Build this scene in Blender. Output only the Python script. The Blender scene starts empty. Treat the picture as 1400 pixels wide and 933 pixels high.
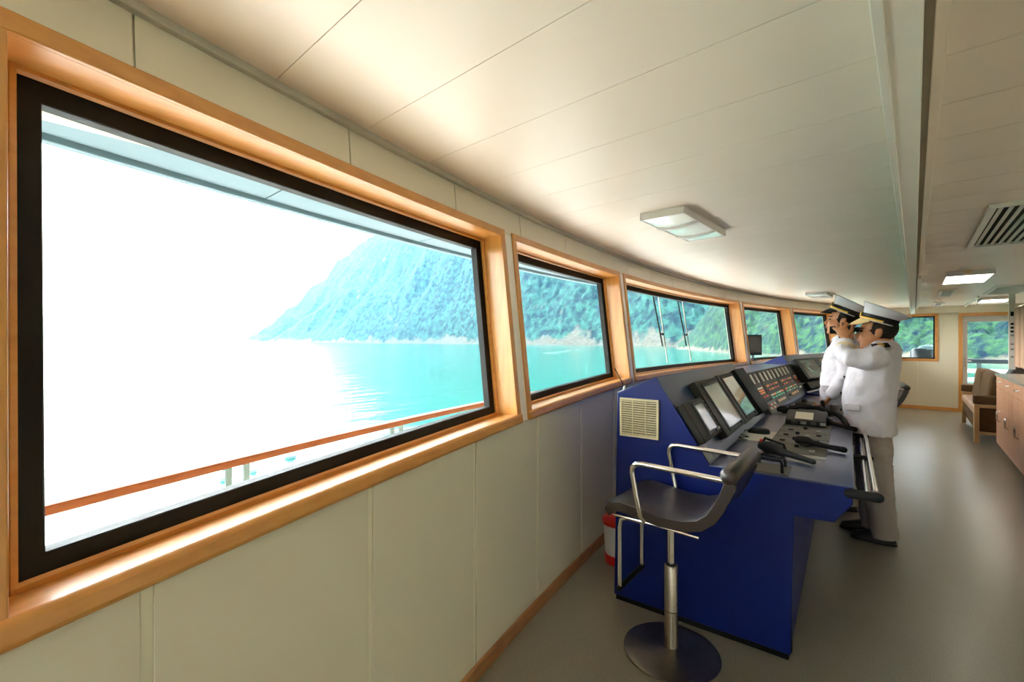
import bpy, bmesh, math, random
from mathutils import Vector, Matrix, Euler, noise
random.seed(7)
sc = bpy.context.scene
PI = math.pi
# ---------------------------------------------------------------- camera, sky, exposure
cam_d = bpy.data.cameras.new('camera'); cam = bpy.data.objects.new('camera', cam_d)
sc.collection.objects.link(cam); sc.camera = cam
cam_d.sensor_width = 36.0; cam_d.lens = 622.0 / 1400.0 * 36.0
cam_d.clip_start = 0.02; cam_d.clip_end = 12000
TH = math.atan(550 / 622.0)
cam.location = (0, 0, 1.5); cam.rotation_euler = (PI / 2, 0, TH)

sc.view_settings.view_transform = 'Standard'; sc.view_settings.look = 'None'
sc.view_settings.gamma = 1.0; sc.view_settings.use_curve_mapping = False
sc.view_settings.exposure = 2.15
try:
    sc.cycles.use_denoising = True
    sc.cycles.max_bounces = 10; sc.cycles.diffuse_bounces = 6; sc.cycles.glossy_bounces = 4
    sc.cycles.transparent_max_bounces = 16; sc.cycles.volume_bounces = 1
    sc.cycles.sample_clamp_indirect = 8.0
    sc.cycles.caustics_reflective = False; sc.cycles.caustics_refractive = False
except Exception:
    pass

SKY = 1.9
LAMP = 1.3
def make_world():
    w = bpy.data.worlds.new('hazy_sky'); sc.world = w; w.use_nodes = True
    nt = w.node_tree; nt.nodes.clear(); N = nt.nodes.new; L = nt.links.new
    tc = N('ShaderNodeTexCoord'); sep = N('ShaderNodeSeparateXYZ'); L(tc.outputs['Generated'], sep.inputs[0])
    cr = N('ShaderNodeValToRGB'); L(sep.outputs['Z'], cr.inputs[0])
    e = cr.color_ramp.elements; e[0].position = 0.0; e[0].color = (1.0, 0.97, 0.93, 1)
    e[1].position = 0.75; e[1].color = (0.85, 0.90, 1.0, 1)
    # the hazy sun stands ahead and to the left: a broad bright area around it
    s = Vector((-0.80, 0.06, 0.62)).normalized()
    dot = N('ShaderNodeVectorMath'); dot.operation = 'DOT_PRODUCT'; L(tc.outputs['Generated'], dot.inputs[0]); dot.inputs[1].default_value = s
    mr = N('ShaderNodeMapRange'); mr.interpolation_type = 'SMOOTHSTEP'
    mr.inputs['From Min'].default_value = 0.1; mr.inputs['From Max'].default_value = 1.0
    mr.inputs['To Min'].default_value = 0.75; mr.inputs['To Max'].default_value = 2.6
    L(dot.outputs['Value'], mr.inputs['Value'])
    mu = N('ShaderNodeMath'); mu.operation = 'MULTIPLY'; L(mr.outputs[0], mu.inputs[0]); mu.inputs[1].default_value = SKY
    bg = N('ShaderNodeBackground'); L(cr.outputs[0], bg.inputs[0]); L(mu.outputs[0], bg.inputs[1])
    o = N('ShaderNodeOutputWorld'); L(bg.outputs[0], o.inputs[0])
make_world()
sun_d = bpy.data.lights.new('hazy_sun', 'SUN'); sun_d.energy = 4.2; sun_d.angle = math.radians(6); sun_d.color = (1.0, 0.94, 0.84)
sun = bpy.data.objects.new('hazy_sun', sun_d); sc.collection.objects.link(sun)
sun.rotation_euler = Vector((0.70, -0.06, -0.78)).to_track_quat('-Z', 'Y').to_euler()

# ---------------------------------------------------------------- materials
def nodes(name):
    m = bpy.data.materials.new(name); m.use_nodes = True
    nt = m.node_tree; nt.nodes.clear()
    out = nt.nodes.new('ShaderNodeOutputMaterial')
    return m, nt, nt.nodes.new, nt.links.new, out
def mat(name, col, rough=0.5, metal=0.0, spec=0.5, coat=0.0, coat_r=0.1, var=0.06, scale=8.0, bump=0.0, bscale=40.0, stretch=(1, 1, 1), emit=None, es=0.0, col2=None):
    m, nt, N, L, out = nodes(name)
    p = N('ShaderNodeBsdfPrincipled'); L(p.outputs[0], out.inputs[0])
    tc = N('ShaderNodeTexCoord'); mp = N('ShaderNodeMapping'); L(tc.outputs['Object'], mp.inputs[0]); mp.inputs['Scale'].default_value = stretch
    nz = N('ShaderNodeTexNoise'); L(mp.outputs[0], nz.inputs[0]); nz.inputs['Scale'].default_value = scale; nz.inputs['Detail'].default_value = 4
    cr = N('ShaderNodeValToRGB'); L(nz.outputs[0], cr.inputs[0])
    a = col2 if col2 else tuple(max(0, c * (1 - var)) for c in col)
    b = col if col2 else tuple(min(1, c * (1 + var)) for c in col)
    cr.color_ramp.elements[0].position = 0.3; cr.color_ramp.elements[1].position = 0.7
    cr.color_ramp.elements[0].color = (*a, 1); cr.color_ramp.elements[1].color = (*b, 1)
    L(cr.outputs[0], p.inputs['Base Color'])
    p.inputs['Roughness'].default_value = rough; p.inputs['Metallic'].default_value = metal
    p.inputs['Specular IOR Level'].default_value = spec
    p.inputs['Coat Weight'].default_value = coat; p.inputs['Coat Roughness'].default_value = coat_r
    if bump:
        n2 = N('ShaderNodeTexNoise'); L(mp.outputs[0], n2.inputs[0]); n2.inputs['Scale'].default_value = bscale; n2.inputs['Detail'].default_value = 3
        bp = N('ShaderNodeBump'); bp.inputs['Strength'].default_value = bump; bp.inputs['Distance'].default_value = 0.01
        L(n2.outputs[0], bp.inputs['Height']); L(bp.outputs[0], p.inputs['Normal'])
    if emit:
        p.inputs['Emission Color'].default_value = (*emit, 1); p.inputs['Emission Strength'].default_value = es
    return m
def glass_mat(name, tint=(0.93, 0.98, 0.98), refl=0.015):
    m, nt, N, L, out = nodes(name)
    t = N('ShaderNodeBsdfTransparent'); t.inputs[0].default_value = (*tint, 1)
    g = N('ShaderNodeBsdfGlossy'); g.inputs['Roughness'].default_value = 0.02
    lw = N('ShaderNodeFresnel'); lw.inputs[0].default_value = 1.3
    mul = N('ShaderNodeMath'); mul.operation = 'MULTIPLY'; mul.inputs[1].default_value = refl; L(lw.outputs[0], mul.inputs[0])
    mx = N('ShaderNodeMixShader'); L(mul.outputs[0], mx.inputs[0]); L(t.outputs[0], mx.inputs[1]); L(g.outputs[0], mx.inputs[2]); L(mx.outputs[0], out.inputs[0])
    return m
M = {}
M['cream'] = mat('cream_wall_paint', (0.72, 0.66, 0.52), 0.42, spec=0.4, var=0.02, scale=2, coat=0.4, coat_r=0.22)
M['batten'] = mat('pale_joint_strip', (0.80, 0.75, 0.60), 0.4, var=0.02)
M['ceil'] = mat('cream_ceiling_panel', (0.86, 0.74, 0.64), 0.50, spec=0.4, var=0.015, scale=3, coat=0.2, coat_r=0.30)
M['ceil_gap'] = mat('ceiling_joint', (0.42, 0.36, 0.28), 0.7)
M['cornice'] = mat('grey_cornice', (0.50, 0.46, 0.38), 0.5)
M['beam'] = mat('pale_beam_paint', (0.88, 0.83, 0.75), 0.45, var=0.02)
M['wood'] = mat('orange_beech', (0.68, 0.32, 0.08), 0.38, var=0.0, col2=(0.57, 0.235, 0.055), scale=5, stretch=(7, 1.0, 7), coat=0.3, coat_r=0.25)
M['wood_v'] = mat('orange_beech_upright', (0.66, 0.31, 0.075), 0.38, col2=(0.57, 0.235, 0.055), scale=5, stretch=(8, 8, 0.8), coat=0.3, coat_r=0.25)
M['base_wood'] = mat('brown_baseboard_wood', (0.42, 0.19, 0.075), 0.4, col2=(0.30, 0.12, 0.045), scale=6, stretch=(8, 1, 8))
M['sash'] = mat('black_window_frame', (0.010, 0.008, 0.007), 0.6, var=0.2, spec=0.25)
M['glass'] = glass_mat('window_glass')
M['blue'] = mat('glossy_blue_paint', (0.0010, 0.011, 0.135), 0.40, var=0.05, scale=3, coat=0.08, coat_r=0.2, spec=0.3)
M['blue_top'] = mat('satin_blue_grey_top', (0.03, 0.05, 0.14), 0.32, var=0.08, scale=5, spec=0.6, coat=0.5, coat_r=0.28)
M['black'] = mat('black_plastic', (0.008, 0.008, 0.008), 0.45, var=0.15, spec=0.35)
M['soft_black'] = mat('matt_black', (0.006, 0.006, 0.0065), 0.6, var=0.15, spec=0.25)
M['bezel'] = mat('dark_olive_bezel', (0.020, 0.018, 0.013), 0.5, var=0.1, spec=0.3)
M['panel_grey'] = mat('brown_grey_instrument_plate', (0.075, 0.066, 0.05), 0.5, var=0.1, scale=30)
M['plate'] = mat('grey_label_plate', (0.34, 0.33, 0.31), 0.4, var=0.05)
M['chrome'] = mat('chrome', (0.78, 0.74, 0.68), 0.16, metal=1.0, var=0.02)
M['steel'] = mat('brushed_steel', (0.42, 0.37, 0.31), 0.30, metal=1.0, var=0.06, scale=20, stretch=(1, 1, 12))
M['leather'] = mat('dark_brown_leather', (0.030, 0.021, 0.017), 0.34, var=0.15, bump=0.08, bscale=160, spec=0.6)
M['grille'] = mat('cream_plastic_grille', (0.62, 0.54, 0.33), 0.45, var=0.03)
M['red'] = mat('red_plastic', (0.55, 0.02, 0.015), 0.35, var=0.05)
M['white_plastic'] = mat('white_plastic', (0.70, 0.68, 0.64), 0.4, var=0.03)
M['paper'] = mat('pale_mat', (0.60, 0.56, 0.50), 0.7, var=0.03)
M['white_cloth'] = mat('white_uniform_cloth', (0.60, 0.56, 0.60), 0.75, var=0.03, scale=14, bump=0.25, bscale=18, spec=0.2)
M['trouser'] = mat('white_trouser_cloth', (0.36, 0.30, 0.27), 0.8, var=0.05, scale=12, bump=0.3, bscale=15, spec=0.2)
M['cap_white'] = mat('white_cap_cloth', (0.62, 0.59, 0.64), 0.6, var=0.02)
M['skin'] = mat('skin', (0.42, 0.175, 0.075), 0.5, var=0.06, scale=30, spec=0.35)
M['hair'] = mat('black_hair', (0.010, 0.006, 0.004), 0.65, spec=0.2, bump=0.4, bscale=200)
M['gold'] = mat('gold_braid', (0.85, 0.52, 0.08), 0.35, metal=0.4, var=0.1, scale=90)
M['gold_pale'] = mat('pale_gold_embroidery', (0.85, 0.62, 0.30), 0.5, var=0.15, scale=120)
M['shoe'] = mat('black_shoe_leather', (0.012, 0.010, 0.009), 0.28)
M['eye'] = mat('eye_white_dark', (0.03, 0.02, 0.015), 0.2)
M['lip'] = mat('lip', (0.45, 0.12, 0.09), 0.45)
M['light_body'] = mat('white_lamp_body', (0.74, 0.68, 0.66), 0.4, var=0.02)
M['diffuser'] = mat('lamp_glass', (0.80, 0.86, 0.82), 0.2, var=0.05, scale=14, emit=(1.0, 0.97, 0.9), es=0.04, coat=0.5)
M['diffuser_on'] = mat('lit_lamp_glass', (0.85, 0.86, 0.80), 0.3, emit=(1.0, 0.95, 0.82), es=LAMP)
M['diffuser_far'] = mat('bright_lamp_glass', (0.85, 0.86, 0.80), 0.3, emit=(1.0, 0.90, 0.74), es=4.0)
M['vent_dark'] = mat('vent_shadow', (0.05, 0.045, 0.04), 0.8)
M['vent_white'] = mat('vent_enamel', (0.86, 0.80, 0.74), 0.45, var=0.02)
M['dome'] = mat('cream_sensor_plastic', (0.72, 0.52, 0.34), 0.45)
M['deck_white'] = mat('white_deck_paint', (0.74, 0.76, 0.78), 0.5, var=0.03)
M['bounce_deck'] = mat('cream_bounce_deck', (0.57, 0.51, 0.455), 0.6, var=0.04)  # colour of the added reflector deck below the windows
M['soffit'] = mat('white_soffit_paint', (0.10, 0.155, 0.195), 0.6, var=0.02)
M['rail_wood'] = mat('varnished_rail', (0.15, 0.034, 0.004), 0.5, col2=(0.12, 0.026, 0.003), stretch=(6, 1, 6), spec=0.12)
M['rail_post'] = mat('grey_green_post', (0.07, 0.10, 0.10), 0.5)
M['cab_wood'] = mat('pinkish_cabinet_laminate', (0.66, 0.34, 0.20), 0.45, col2=(0.58, 0.28, 0.155), scale=4, stretch=(9, 9, 0.7))
M['counter'] = mat('grey_stone_counter', (0.32, 0.30, 0.28), 0.22, col2=(0.22, 0.20, 0.19), scale=70)
M['sofa'] = mat('brown_upholstery', (0.10, 0.052, 0.020), 0.75, var=0.12, scale=10, spec=0.2)
M['sofa_seat'] = mat('tan_seat_cloth', (0.36, 0.22, 0.14), 0.6, var=0.06)
M['sofa_wood'] = mat('light_sofa_wood', (0.52, 0.33, 0.15), 0.45, col2=(0.44, 0.26, 0.11), stretch=(6, 6, 1))
M['door'] = mat('pale_grey_door_paint', (0.52, 0.51, 0.50), 0.4, var=0.02)
M['curtain'] = mat('pink_brown_curtain', (0.50, 0.24, 0.15), 0.8, col2=(0.62, 0.50, 0.36), scale=3, stretch=(14, 14, 0.1))
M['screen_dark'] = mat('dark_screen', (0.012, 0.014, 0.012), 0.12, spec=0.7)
M['screen_reflection'] = mat('painted_reflection_screen', (0.42, 0.40, 0.38), 0.12, var=0.12, scale=3, spec=0.8, coat=1.0, coat_r=0.02)  # pale base colour paints in the bright room reflection on the glass
M['trace'] = mat('radar_trace', (0.30, 0.42, 0.34), 0.4, emit=(0.5, 0.75, 0.6), es=0.06)
M['amber'] = mat('amber_button', (0.75, 0.20, 0.03), 0.4, emit=(1, 0.3, 0.05), es=0.05)
M['redb'] = mat('red_button', (0.55, 0.04, 0.03), 0.4)
M['green'] = mat('green_button', (0.08, 0.42, 0.20), 0.4, emit=(0.1, 0.8, 0.4), es=0.05)
M['ivory'] = mat('ivory_button', (0.75, 0.70, 0.58), 0.4)
M['orange_strip'] = mat('orange_wood_edge', (0.62, 0.26, 0.06), 0.35)
M['cover'] = mat('dark_tarpaulin', (0.015, 0.022, 0.03), 0.4, var=0.2)
M['buoy'] = mat('pale_buoy_paint', (0.16, 0.26, 0.30), 0.5)

def floor_mat():
    m, nt, N, L, out = nodes('speckled_vinyl_floor')
    p = N('ShaderNodeBsdfPrincipled'); L(p.outputs[0], out.inputs[0])
    tc = N('ShaderNodeTexCoord')
    n1 = N('ShaderNodeTexNoise'); L(tc.outputs['Object'], n1.inputs[0]); n1.inputs['Scale'].default_value = 240; n1.inputs['Detail'].default_value = 2
    c1 = N('ShaderNodeValToRGB'); L(n1.outputs[0], c1.inputs[0]); e = c1.color_ramp.elements
    e[0].position = 0.36; e[0].color = (0.18, 0.16, 0.125, 1); e[1].position = 0.60; e[1].color = (0.34, 0.31, 0.25, 1)
    n2 = N('ShaderNodeTexNoise'); mp = N('ShaderNodeMapping'); L(tc.outputs['Object'], mp.inputs[0]); mp.inputs['Scale'].default_value = (1.2, 0.5, 1)
    L(mp.outputs[0], n2.inputs[0]); n2.inputs['Scale'].default_value = 1.5; n2.inputs['Detail'].default_value = 5
    c2 = N('ShaderNodeValToRGB'); L(n2.outputs[0], c2.inputs[0]); e = c2.color_ramp.elements
    e[0].position = 0.3; e[0].color = (0.86, 0.84, 0.80, 1); e[1].position = 0.7; e[1].color = (1, 1, 1, 1)
    mx = N('ShaderNodeMix'); mx.data_type = 'RGBA'; mx.blend_type = 'MULTIPLY'; mx.inputs['Factor'].default_value = 1
    L(c1.outputs[0], mx.inputs[6]); L(c2.outputs[0], mx.inputs[7]); L(mx.outputs[2], p.inputs['Base Color'])
    p.inputs['Roughness'].default_value = 0.34; p.inputs['Specular IOR Level'].default_value = 0.5
    p.inputs['Coat Weight'].default_value = 0.25; p.inputs['Coat Roughness'].default_value = 0.25
    return m
M['floor'] = floor_mat()

def water_mat():
    m, nt, N, L, out = nodes('teal_lake_water')
    p = N('ShaderNodeBsdfPrincipled'); L(p.outputs[0], out.inputs[0])
    p.inputs['Base Color'].default_value = (0.007, 0.070, 0.052, 1); p.inputs['Roughness'].default_value = 0.12
    p.inputs['IOR'].default_value = 1.33
    tc = N('ShaderNodeTexCoord'); mp = N('ShaderNodeMapping'); L(tc.outputs['Object'], mp.inputs[0])
    mp.inputs['Scale'].default_value = (0.22, 0.05, 1); mp.inputs['Rotation'].default_value = (0, 0, -0.6)
    n = N('ShaderNodeTexNoise'); L(mp.outputs[0], n.inputs[0]); n.inputs['Scale'].default_value = 1.0; n.inputs['Detail'].default_value = 6
    b = N('ShaderNodeBump'); b.inputs['Strength'].default_value = 0.55; b.inputs['Distance'].default_value = 0.6
    L(n.outputs[0], b.inputs['Height']); L(b.outputs[0], p.inputs['Normal'])
    return m
M['water'] = water_mat()

def hill_mat(name, g1, g2, rock, scale, rock_h, soft=0.5):
    m, nt, N, L, out = nodes(name)
    p = N('ShaderNodeBsdfPrincipled'); L(p.outputs[0], out.inputs[0]); p.inputs['Roughness'].default_value = 0.9; p.inputs['Specular IOR Level'].default_value = 0.1
    tc = N('ShaderNodeTexCoord')
    n = N('ShaderNodeTexNoise'); L(tc.outputs['Object'], n.inputs[0]); n.inputs['Scale'].default_value = scale; n.inputs['Detail'].default_value = 8; n.inputs['Roughness'].default_value = 0.7
    c = N('ShaderNodeValToRGB'); L(n.outputs[0], c.inputs[0]); e = c.color_ramp.elements
    e[0].position = 0.42; e[0].color = (*g1, 1); e[1].position = 0.60; e[1].color = (*g2, 1)
    # pale rock: near the water line and in scattered slides
    sx = N('ShaderNodeSeparateXYZ'); L(tc.outputs['Object'], sx.inputs[0])
    n2 = N('ShaderNodeTexNoise'); L(tc.outputs['Object'], n2.inputs[0]); n2.inputs['Scale'].default_value = scale * 0.30; n2.inputs['Detail'].default_value = 7
    n2.inputs['Roughness'].default_value = 0.62
    a = N('ShaderNodeMapRange'); L(sx.outputs['Z'], a.inputs['Value']); a.inputs['From Min'].default_value = -8; a.inputs['From Max'].default_value = rock_h
    a.inputs['To Min'].default_value = 0.34; a.inputs['To Max'].default_value = 0.0
    ad = N('ShaderNodeMath'); ad.operation = 'ADD'; L(a.outputs[0], ad.inputs[0]); L(n2.outputs[0], ad.inputs[1])
    r = N('ShaderNodeMapRange'); L(ad.outputs[0], r.inputs['Value']); r.inputs['From Min'].default_value = 0.64; r.inputs['From Max'].default_value = 0.64 + 0.2 * soft
    mx = N('ShaderNodeMix'); mx.data_type = 'RGBA'; L(r.outputs[0], mx.inputs[0]); L(c.outputs[0], mx.inputs[6]); mx.inputs[7].default_value = (*rock, 1)
    L(mx.outputs[2], p.inputs['Base Color'])
    b = N('ShaderNodeBump'); b.inputs['Strength'].default_value = 1.0; b.inputs['Distance'].default_value = 0.35 / scale
    L(n.outputs[0], b.inputs['Height']); L(b.outputs[0], p.inputs['Normal'])
    return m
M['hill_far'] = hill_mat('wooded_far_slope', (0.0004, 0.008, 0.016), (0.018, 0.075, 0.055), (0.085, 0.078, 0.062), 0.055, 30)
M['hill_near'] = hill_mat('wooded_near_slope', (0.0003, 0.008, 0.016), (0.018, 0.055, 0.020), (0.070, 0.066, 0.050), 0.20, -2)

# ---------------------------------------------------------------- mesh helpers
COL = sc.collection
class MB:
    def __init__(s): s.v = []; s.f = []
    def add(s, vs, fs):
        o = len(s.v); s.v += [tuple(v) for v in vs]; s.f += [tuple(i + o for i in f) for f in fs]; return s
    def hexa(s, p):  # 8 points: bottom 4 (ccw) then top 4
        return s.add(p, [(3, 2, 1, 0), (4, 5, 6, 7), (0, 1, 5, 4), (1, 2, 6, 5), (2, 3, 7, 6), (3, 0, 4, 7)])
    def box(s, x0, x1, y0, y1, z0, z1):
        return s.hexa([(x0, y0, z0), (x1, y0, z0), (x1, y1, z0), (x0, y1, z0), (x0, y0, z1), (x1, y0, z1), (x1, y1, z1), (x0, y1, z1)])
    def obox(s, c, h, R=None):
        R = R or Matrix.Identity(3); c = Vector(c)
        P = [c + R @ Vector((a * h[0], b * h[1], d * h[2])) for d in (-1, 1) for a, b in ((-1, -1), (1, -1), (1, 1), (-1, 1))]
        return s.hexa(P)
    def mapbox(s, fn, a, b, c, n=6):   # fn(u, v, w): u in a, v in b (n steps), w in c
        ring = []
        for i in range(n + 1):
            v = b[0] + (b[1] - b[0]) * i / n
            ring.append([fn(a[0], v, c[0]), fn(a[1], v, c[0]), fn(a[1], v, c[1]), fn(a[0], v, c[1])])
        vs = [p for r in ring for p in r]; fs = [(0, 1, 2, 3)]
        for i in range(n):
            o = 4 * i
            for k in range(4):
                fs.append((o + k, o + 4 + k, o + 4 + (k + 1) % 4, o + (k + 1) % 4))
        o = 4 * n; fs.append((o + 3, o + 2, o + 1, o))
        return s.add(vs, fs)
    def prism(s, poly, fn, t0, t1):
        n = len(poly); vs = [fn(a, b, t0) for a, b in poly] + [fn(a, b, t1) for a, b in poly]
        fs = [tuple(range(n)), tuple(range(2 * n - 1, n - 1, -1))] + [(i, n + i, n + (i + 1) % n, (i + 1) % n) for i in range(n)]
        return s.add(vs, fs)
    def tube(s, pts, r, n=10, cap=True, flat=1.0, up=None, round_cap=False):
        pts = [Vector(p) for p in pts]; k = len(pts)
        rs = list(r) if isinstance(r, (list, tuple)) else [r] * k
        if round_cap:
            d0 = (pts[0] - pts[1]).normalized(); d1 = (pts[-1] - pts[-2]).normalized(); r0, r1 = rs[0], rs[-1]
            pts = [pts[0] + d0 * r0 * 0.9, pts[0] + d0 * r0 * 0.55] + pts + [pts[-1] + d1 * r1 * 0.55, pts[-1] + d1 * r1 * 0.9]
            rs = [r0 * 0.4, r0 * 0.83] + rs + [r1 * 0.83, r1 * 0.4]; k = len(pts)
        T = []
        for i in range(k):
            d = pts[min(i + 1, k - 1)] - pts[max(i - 1, 0)]; T.append(d.normalized() if d.length > 1e-9 else Vector((0, 0, 1)))
        nrm = Vector(up) if up else (Vector((0, 0, 1)) if abs(T[0].z) < 0.9 else Vector((1, 0, 0)))
        vs = []
        for i in range(k):
            nrm = (nrm - T[i] * nrm.dot(T[i])); nrm = nrm.normalized() if nrm.length > 1e-6 else T[i].orthogonal().normalized()
            b = T[i].cross(nrm)
            for j in range(n):
                a = 2 * PI * j / n
                vs.append(pts[i] + (nrm * math.cos(a) * flat + b * math.sin(a)) * rs[i])
        fs = []
        for i in range(k - 1):
            for j in range(n):
                fs.append((i * n + j, i * n + (j + 1) % n, (i + 1) * n + (j + 1) % n, (i + 1) * n + j))
        if cap: fs += [tuple(range(n - 1, -1, -1)), tuple((k - 1) * n + j for j in range(n))]
        return s.add(vs, fs)
    def lathe(s, prof, n=24, c=(0, 0, 0), R=None, sx=1, sy=1):
        R = R or Matrix.Identity(3); c = Vector(c); vs = []; k = len(prof)
        for r, z in prof:
            for j in range(n):
                a = 2 * PI * j / n; vs.append(c + R @ Vector((r * math.cos(a) * sx, r * math.sin(a) * sy, z)))
        fs = [(i * n + j, i * n + (j + 1) % n, (i + 1) * n + (j + 1) % n, (i + 1) * n + j) for i in range(k - 1) for j in range(n)]
        fs += [tuple(range(n - 1, -1, -1)), tuple((k - 1) * n + j for j in range(n))]
        return s.add(vs, fs)
    def rings(s, rs, n=20, cap=True):   # rs: list of (center, rx, ry) horizontal ellipses, or (center, rx, ry, tiltmatrix)
        vs = []; k = len(rs)
        for q in rs:
            c = Vector(q[0]); R = q[3] if len(q) > 3 else Matrix.Identity(3); e = q[4] if len(q) > 4 else 0.85
            for j in range(n):
                a = 2 * PI * j / n; ca, sa = math.cos(a), math.sin(a)
                x = math.copysign(abs(ca) ** e, ca) * q[1]; y = math.copysign(abs(sa) ** e, sa) * q[2]
                vs.append(c + R @ Vector((x, y, 0)))
        fs = [(i * n + j, i * n + (j + 1) % n, (i + 1) * n + (j + 1) % n, (i + 1) * n + j) for i in range(k - 1) for j in range(n)]
        if cap: fs += [tuple(range(n - 1, -1, -1)), tuple((k - 1) * n + j for j in range(n))]
        return s.add(vs, fs)
    def ball(s, c, r, nu=16, nv=10, R=None):
        if not isinstance(r, (tuple, list)): r = (r, r, r)
        R = R or Matrix.Identity(3); c = Vector(c); vs = [c + R @ Vector((0, 0, -r[2]))]; fs = []
        for i in range(1, nv):
            p = -PI / 2 + PI * i / nv
            for j in range(nu):
                a = 2 * PI * j / nu; vs.append(c + R @ Vector((r[0] * math.cos(p) * math.cos(a), r[1] * math.cos(p) * math.sin(a), r[2] * math.sin(p))))
        vs.append(c + R @ Vector((0, 0, r[2]))); t = len(vs) - 1
        for j in range(nu):
            fs.append((0, 1 + (j + 1) % nu, 1 + j)); fs.append((t, 1 + (nv - 2) * nu + j, 1 + (nv - 2) * nu + (j + 1) % nu))
        for i in range(nv - 2):
            for j in range(nu):
                o = 1 + i * nu; fs.append((o + j, o + (j + 1) % nu, o + nu + (j + 1) % nu, o + nu + j))
        return s.add(vs, fs)
    def build(s, name, m, parent=None, smooth=True, bevel=0.0, seg=2, angle=0.7):
        me = bpy.data.meshes.new(name); me.from_pydata(s.v, [], s.f); me.update()
        bm = bmesh.new(); bm.from_mesh(me); bmesh.ops.recalc_face_normals(bm, faces=bm.faces); bm.to_mesh(me); bm.free()
        if smooth: me.shade_smooth(); me.set_sharp_from_angle(angle=angle)
        me.materials.append(M[m] if isinstance(m, str) else m)
        o = bpy.data.objects.new(name, me); COL.objects.link(o)
        if parent: o.parent = parent
        if bevel:
            b = o.modifiers.new('bevel', 'BEVEL'); b.width = bevel; b.segments = seg; b.limit_method = 'ANGLE'; b.angle_limit = 0.6
        return o
def solidify(mb, name, m, parent, voxel=0.008, smooth_it=4, factor=0.5):
    """joins overlapping closed shells into one continuous skin"""
    tmp = mb.build('tmp', m, None, smooth=False)
    r = tmp.modifiers.new('r', 'REMESH'); r.mode = 'VOXEL'; r.voxel_size = voxel
    sm = tmp.modifiers.new('s', 'SMOOTH'); sm.factor = factor; sm.iterations = smooth_it
    dg = bpy.context.evaluated_depsgraph_get(); dg.update()
    me = bpy.data.meshes.new_from_object(tmp.evaluated_get(dg)); me.name = name
    me.shade_smooth()
    if not me.materials: me.materials.append(M[m])
    old = tmp.data; bpy.data.objects.remove(tmp); bpy.data.meshes.remove(old)
    o = bpy.data.objects.new(name, me); COL.objects.link(o)
    if parent: o.parent = parent
    return o
def empty(name, loc=(0, 0, 0), rz=0.0, label=None, cat=None, group=None, kind=None):
    o = bpy.data.objects.new(name, None); COL.objects.link(o); o.location = loc; o.rotation_euler = (0, 0, rz); o.empty_display_size = 0.1
    tag(o, label, cat, group, kind); return o
def tag(o, label=None, cat=None, group=None, kind=None):
    if label: o['label'] = label
    if cat: o['category'] = cat
    if group: o['group'] = group
    if kind: o['kind'] = kind
    return o
def struct(o): o['kind'] = 'structure'; return o
def copy_tree(o, parent=None):
    c = o.copy(); COL.objects.link(c)
    if parent: c.parent = parent
    for ch in list(o.children): copy_tree(ch, c)
    return c
def share(src, parent, loc=None):   # another object on the same mesh
    c = src.copy(); COL.objects.link(c); c.parent = parent
    if loc is not None: c.location = loc
    return c

# ---------------------------------------------------------------- the bridge shell
Y0, Y1 = -2.3, 13.5            # end walls
XR = 1.64                      # aft wall
ZC = 2.25                      # ceiling
def sill_z(Y): return min(1.15, 1.005 + 0.04 * max(Y, -2.3)) if Y < 6 else 1.15
def WF(Y, z): return -1.924 + (Y - 5.65) ** 2 / 39 - 0.12 * max(0.0, z - sill_z(Y))
def WP(off, Y, z): 
    return (WF(Y, z) + off, Y, z)

fl = MB().box(-2.9, XR + 0.1, Y0 - 0.1, Y1 + 0.1, -0.1, 0.0).build('floor', 'floor'); struct(fl)

WIN = [(-1.90, -0.107), (-0.028, 1.81), (1.888, 3.575), (3.655, 7.335), (7.43, 9.40), (9.475, 11.31), (11.385, 13.2)]
CW = 0.04      # casing width
TOP = 2.10
# wall shell with openings
sh = MB()
zf = lambda off, Y, t: WP(off, Y, t)
def strip(mb, o0, o1, ya, yb, zlo, zhi, n):
    def fn(u, v, w): return WP(u, v, (zlo(v) if callable(zlo) else zlo) if w == 0 else (zhi(v) if callable(zhi) else zhi))
    mb.mapbox(fn, (o0, o1), (ya, yb), (0, 1), n)
strip(sh, -0.21, -0.004, Y0, Y1, 0.0, sill_z, 60)
strip(sh, -0.21, -0.004, Y0, Y1, TOP - 0.03, 2.36, 60)
edges = [Y0] + [e for w in WIN for e in w] + [Y1]
for i in range(0, len(edges), 2):
    a, b = edges[i], edges[i + 1]
    strip(sh, -0.21, -0.004, a - (0.03 if i else 0), b + (0.03 if i < len(edges) - 2 else 0), lambda v: sill_z(v) - 0.01, TOP, 2)
wall_l = sh.build('wall_left', 'batten'); struct(wall_l)
seams = [0.2 + 0.6 * k for k in range(-4, 22)]
ys = [Y0] + [s for s in seams if Y0 + .1 < s < Y1 - .1] + [Y1]
for a, b in zip(ys[:-1], ys[1:]):
    g = 0.011
    mb = MB(); strip(mb, -0.004, 0.006, a + g, b - g, 0.0, lambda v: sill_z(v) - 0.0, 4); mb.build('wall_panel', 'cream', wall_l, bevel=0.002, seg=1)
    mb = MB(); strip(mb, -0.004, 0.006, a + 0.002, b - 0.002, TOP - 0.02, ZC + 0.02, 4); mb.build('wall_panel', 'cream', wall_l, bevel=0.001, seg=1)
for i in range(2, len(edges) - 2, 2):
    a, b = edges[i], edges[i + 1]
    mb = MB(); strip(mb, -0.004, 0.005, a - 0.005, b + 0.005, lambda v: sill_z(v), TOP, 1); mb.build('wall_panel', 'beam', wall_l)
mb = MB(); strip(mb, 0.006, 0.022, Y0, Y1, 0.0, 0.07, 60)
struct(mb.build('baseboard_left', 'base_wood', bevel=0.004))
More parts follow.
